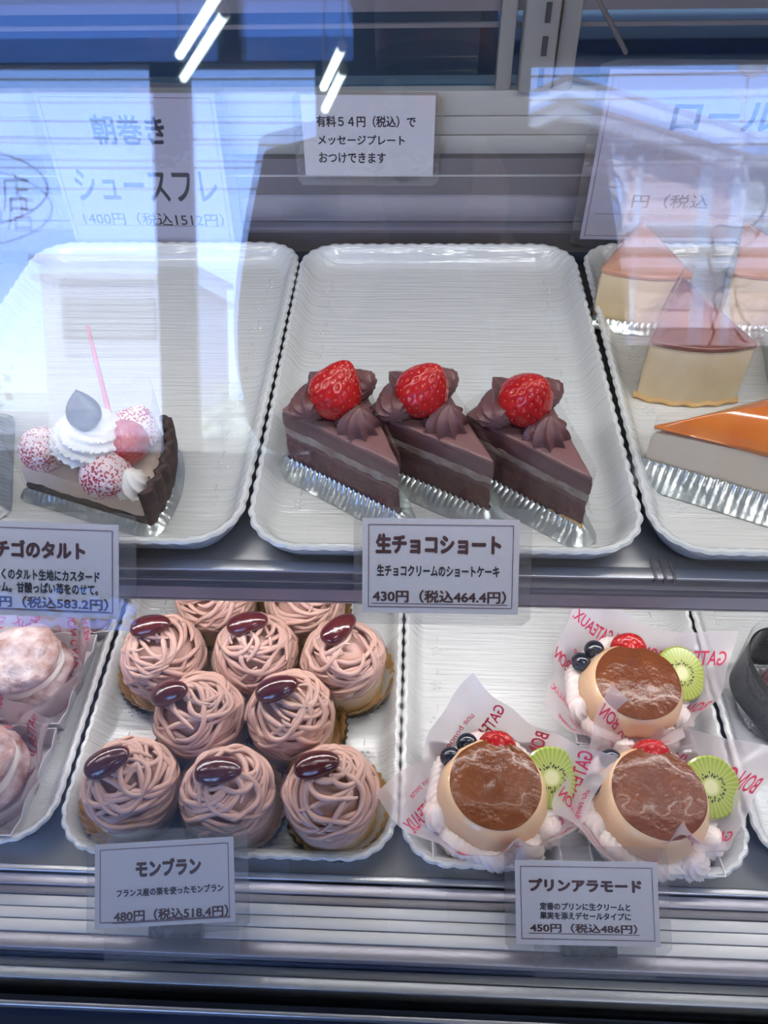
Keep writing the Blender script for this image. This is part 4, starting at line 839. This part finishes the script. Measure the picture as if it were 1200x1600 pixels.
c2 = card('price_card', 'price card イチゴのタルト 540円, partly cut off by the left edge', depth(66, 890, .432), 42, -1.0, .0873, .0535,
  [('イチゴのタルト', .10, .78, .20, .37, 'brown_ink', .07), ('さくさくのタルト生地にカスタード', .08, .875, .50, .61, 'dark_ink', .045), ('クリーム。甘酸っぱい苺をのせて。', .08, .865, .64, .75, 'dark_ink', .045), ('540円（税込583.2円）', .07, .93, .79, .91, 'brown_ink', .04)], (.099, .066, .004, 0), underline=(.06, .94, .925, 'brown_ink'))
c3 = card('price_card', 'price card モンブラン 480円 in front of the chestnut cream cakes, slightly tilted', depth(257, 1379, .486), 58, 5.0, .0890, .0500,
  [('モンブラン', .30, .76, .22, .41, 'brown_ink', .07), ('フランス産の栗を使ったモンブラン', .16, .92, .55, .64, 'dark_ink', .045), ('480円（税込518.4円）', .14, .95, .80, .93, 'brown_ink', .04)], (.103, .062, .002, .001), underline=(.13, .97, .945, 'brown_ink'), leg=(.004, -.024, .022, .085))
c4 = card('price_card', 'price card プリンアラモード 450円 in front of the puddings', depth(917, 1411, .485), 56, 1.0, .0895, .0500,
  [('プリンアラモード', .10, .88, .22, .36, 'brown_ink', .07), ('定番のプリンに生クリームと', .17, .80, .50, .585, 'dark_ink', .045), ('果実を添えデセールタイプに', .17, .80, .61, .695, 'dark_ink', .045), ('450円（税込486円）', .10, .84, .745, .85, 'brown_ink', .04)], (.103, .064, 0, .002), underline=(.09, .86, .865, 'brown_ink'), leg=(.004, -.024, .020, .075))
for px, py, lab in ((279, 1457, 'black speckled clip under the tilted 480円 price card, on the left'), (917, 1485, 'black speckled clip under the 450円 price card, on the right')):
    p = at(px, py, .803); ck = thing('card_clip', lab, 'clip', (p.x, p.y, .8036), R(1), 'black price card clips')
    part('roller', MB().tube([(-.0165, 0, .0045), (.0165, 0, .0045)], .0050, 14).box((0, 0, .002), (.033, .0085, .004), bev=.0008), 'clip', ck)
    for sx in (-1, 1): part('end_cap', MB().tube([(sx*.0165, 0, .0045), (sx*.0172, 0, .0045)], .0053, 14), 'phone', ck)
a_, b_ = atY(468, 153, .648), atY(677, 270, .648); Wm = b_.x-a_.x; Hm = .0620
cm_ = card('message_card', 'white card 有料５４円（税込）で メッセージプレート おつけできます on the rear frame', ((a_.x+b_.x)/2, .6475, (a_.z+b_.z)/2), 4, -.6, Wm, Hm,
  [('有料５４円（税込）で', .11, .855, .245, .38, 'dark_ink', .03), ('メッセージプレート', .115, .775, .48, .60, 'dark_ink', .03), ('おつけできます', .115, .63, .70, .83, 'dark_ink', .03)], (Wm+.012, Hm+.010, -.001, -.003), cat='card', border=0)
def souffle(pa, pb, title, label):
    a_, b_ = atY(pa[0], pa[1], .645), atY(pb[0], pb[1], .645); W, H = b_.x-a_.x, a_.z-b_.z
    return card('souffle_sign', label, ((a_.x+b_.x)/2, .643, (a_.z+b_.z)/2), 3, -.8, W, H, title, (W+.016, H+.014, 0, 0), cat='sign', paper='sign_paper', underline=(.04, .96, .83, 'line_ink'), group='large souffle signs')
souffle((48, 146), (372, 385), [('朝巻き', .28, .69, .13, .30, 'violet_ink', .03), ('シュースフレ', .10, .94, .46, .66, 'violet_ink', .02), ('1400円（税込1512円）', .09, .95, .74, .83, 'violet_ink', .012)], 'large sign 朝巻き シュースフレ 1400円 behind the left tray')
souffle((952, 112), (1290, 372), [('ロール', .26, .64, .17, .32, 'violet_ink', .03), ('円（税込', .18, .48, .70, .79, 'violet_ink', .012)], 'large sign behind the right tray, washed out by the mirrored pink house')
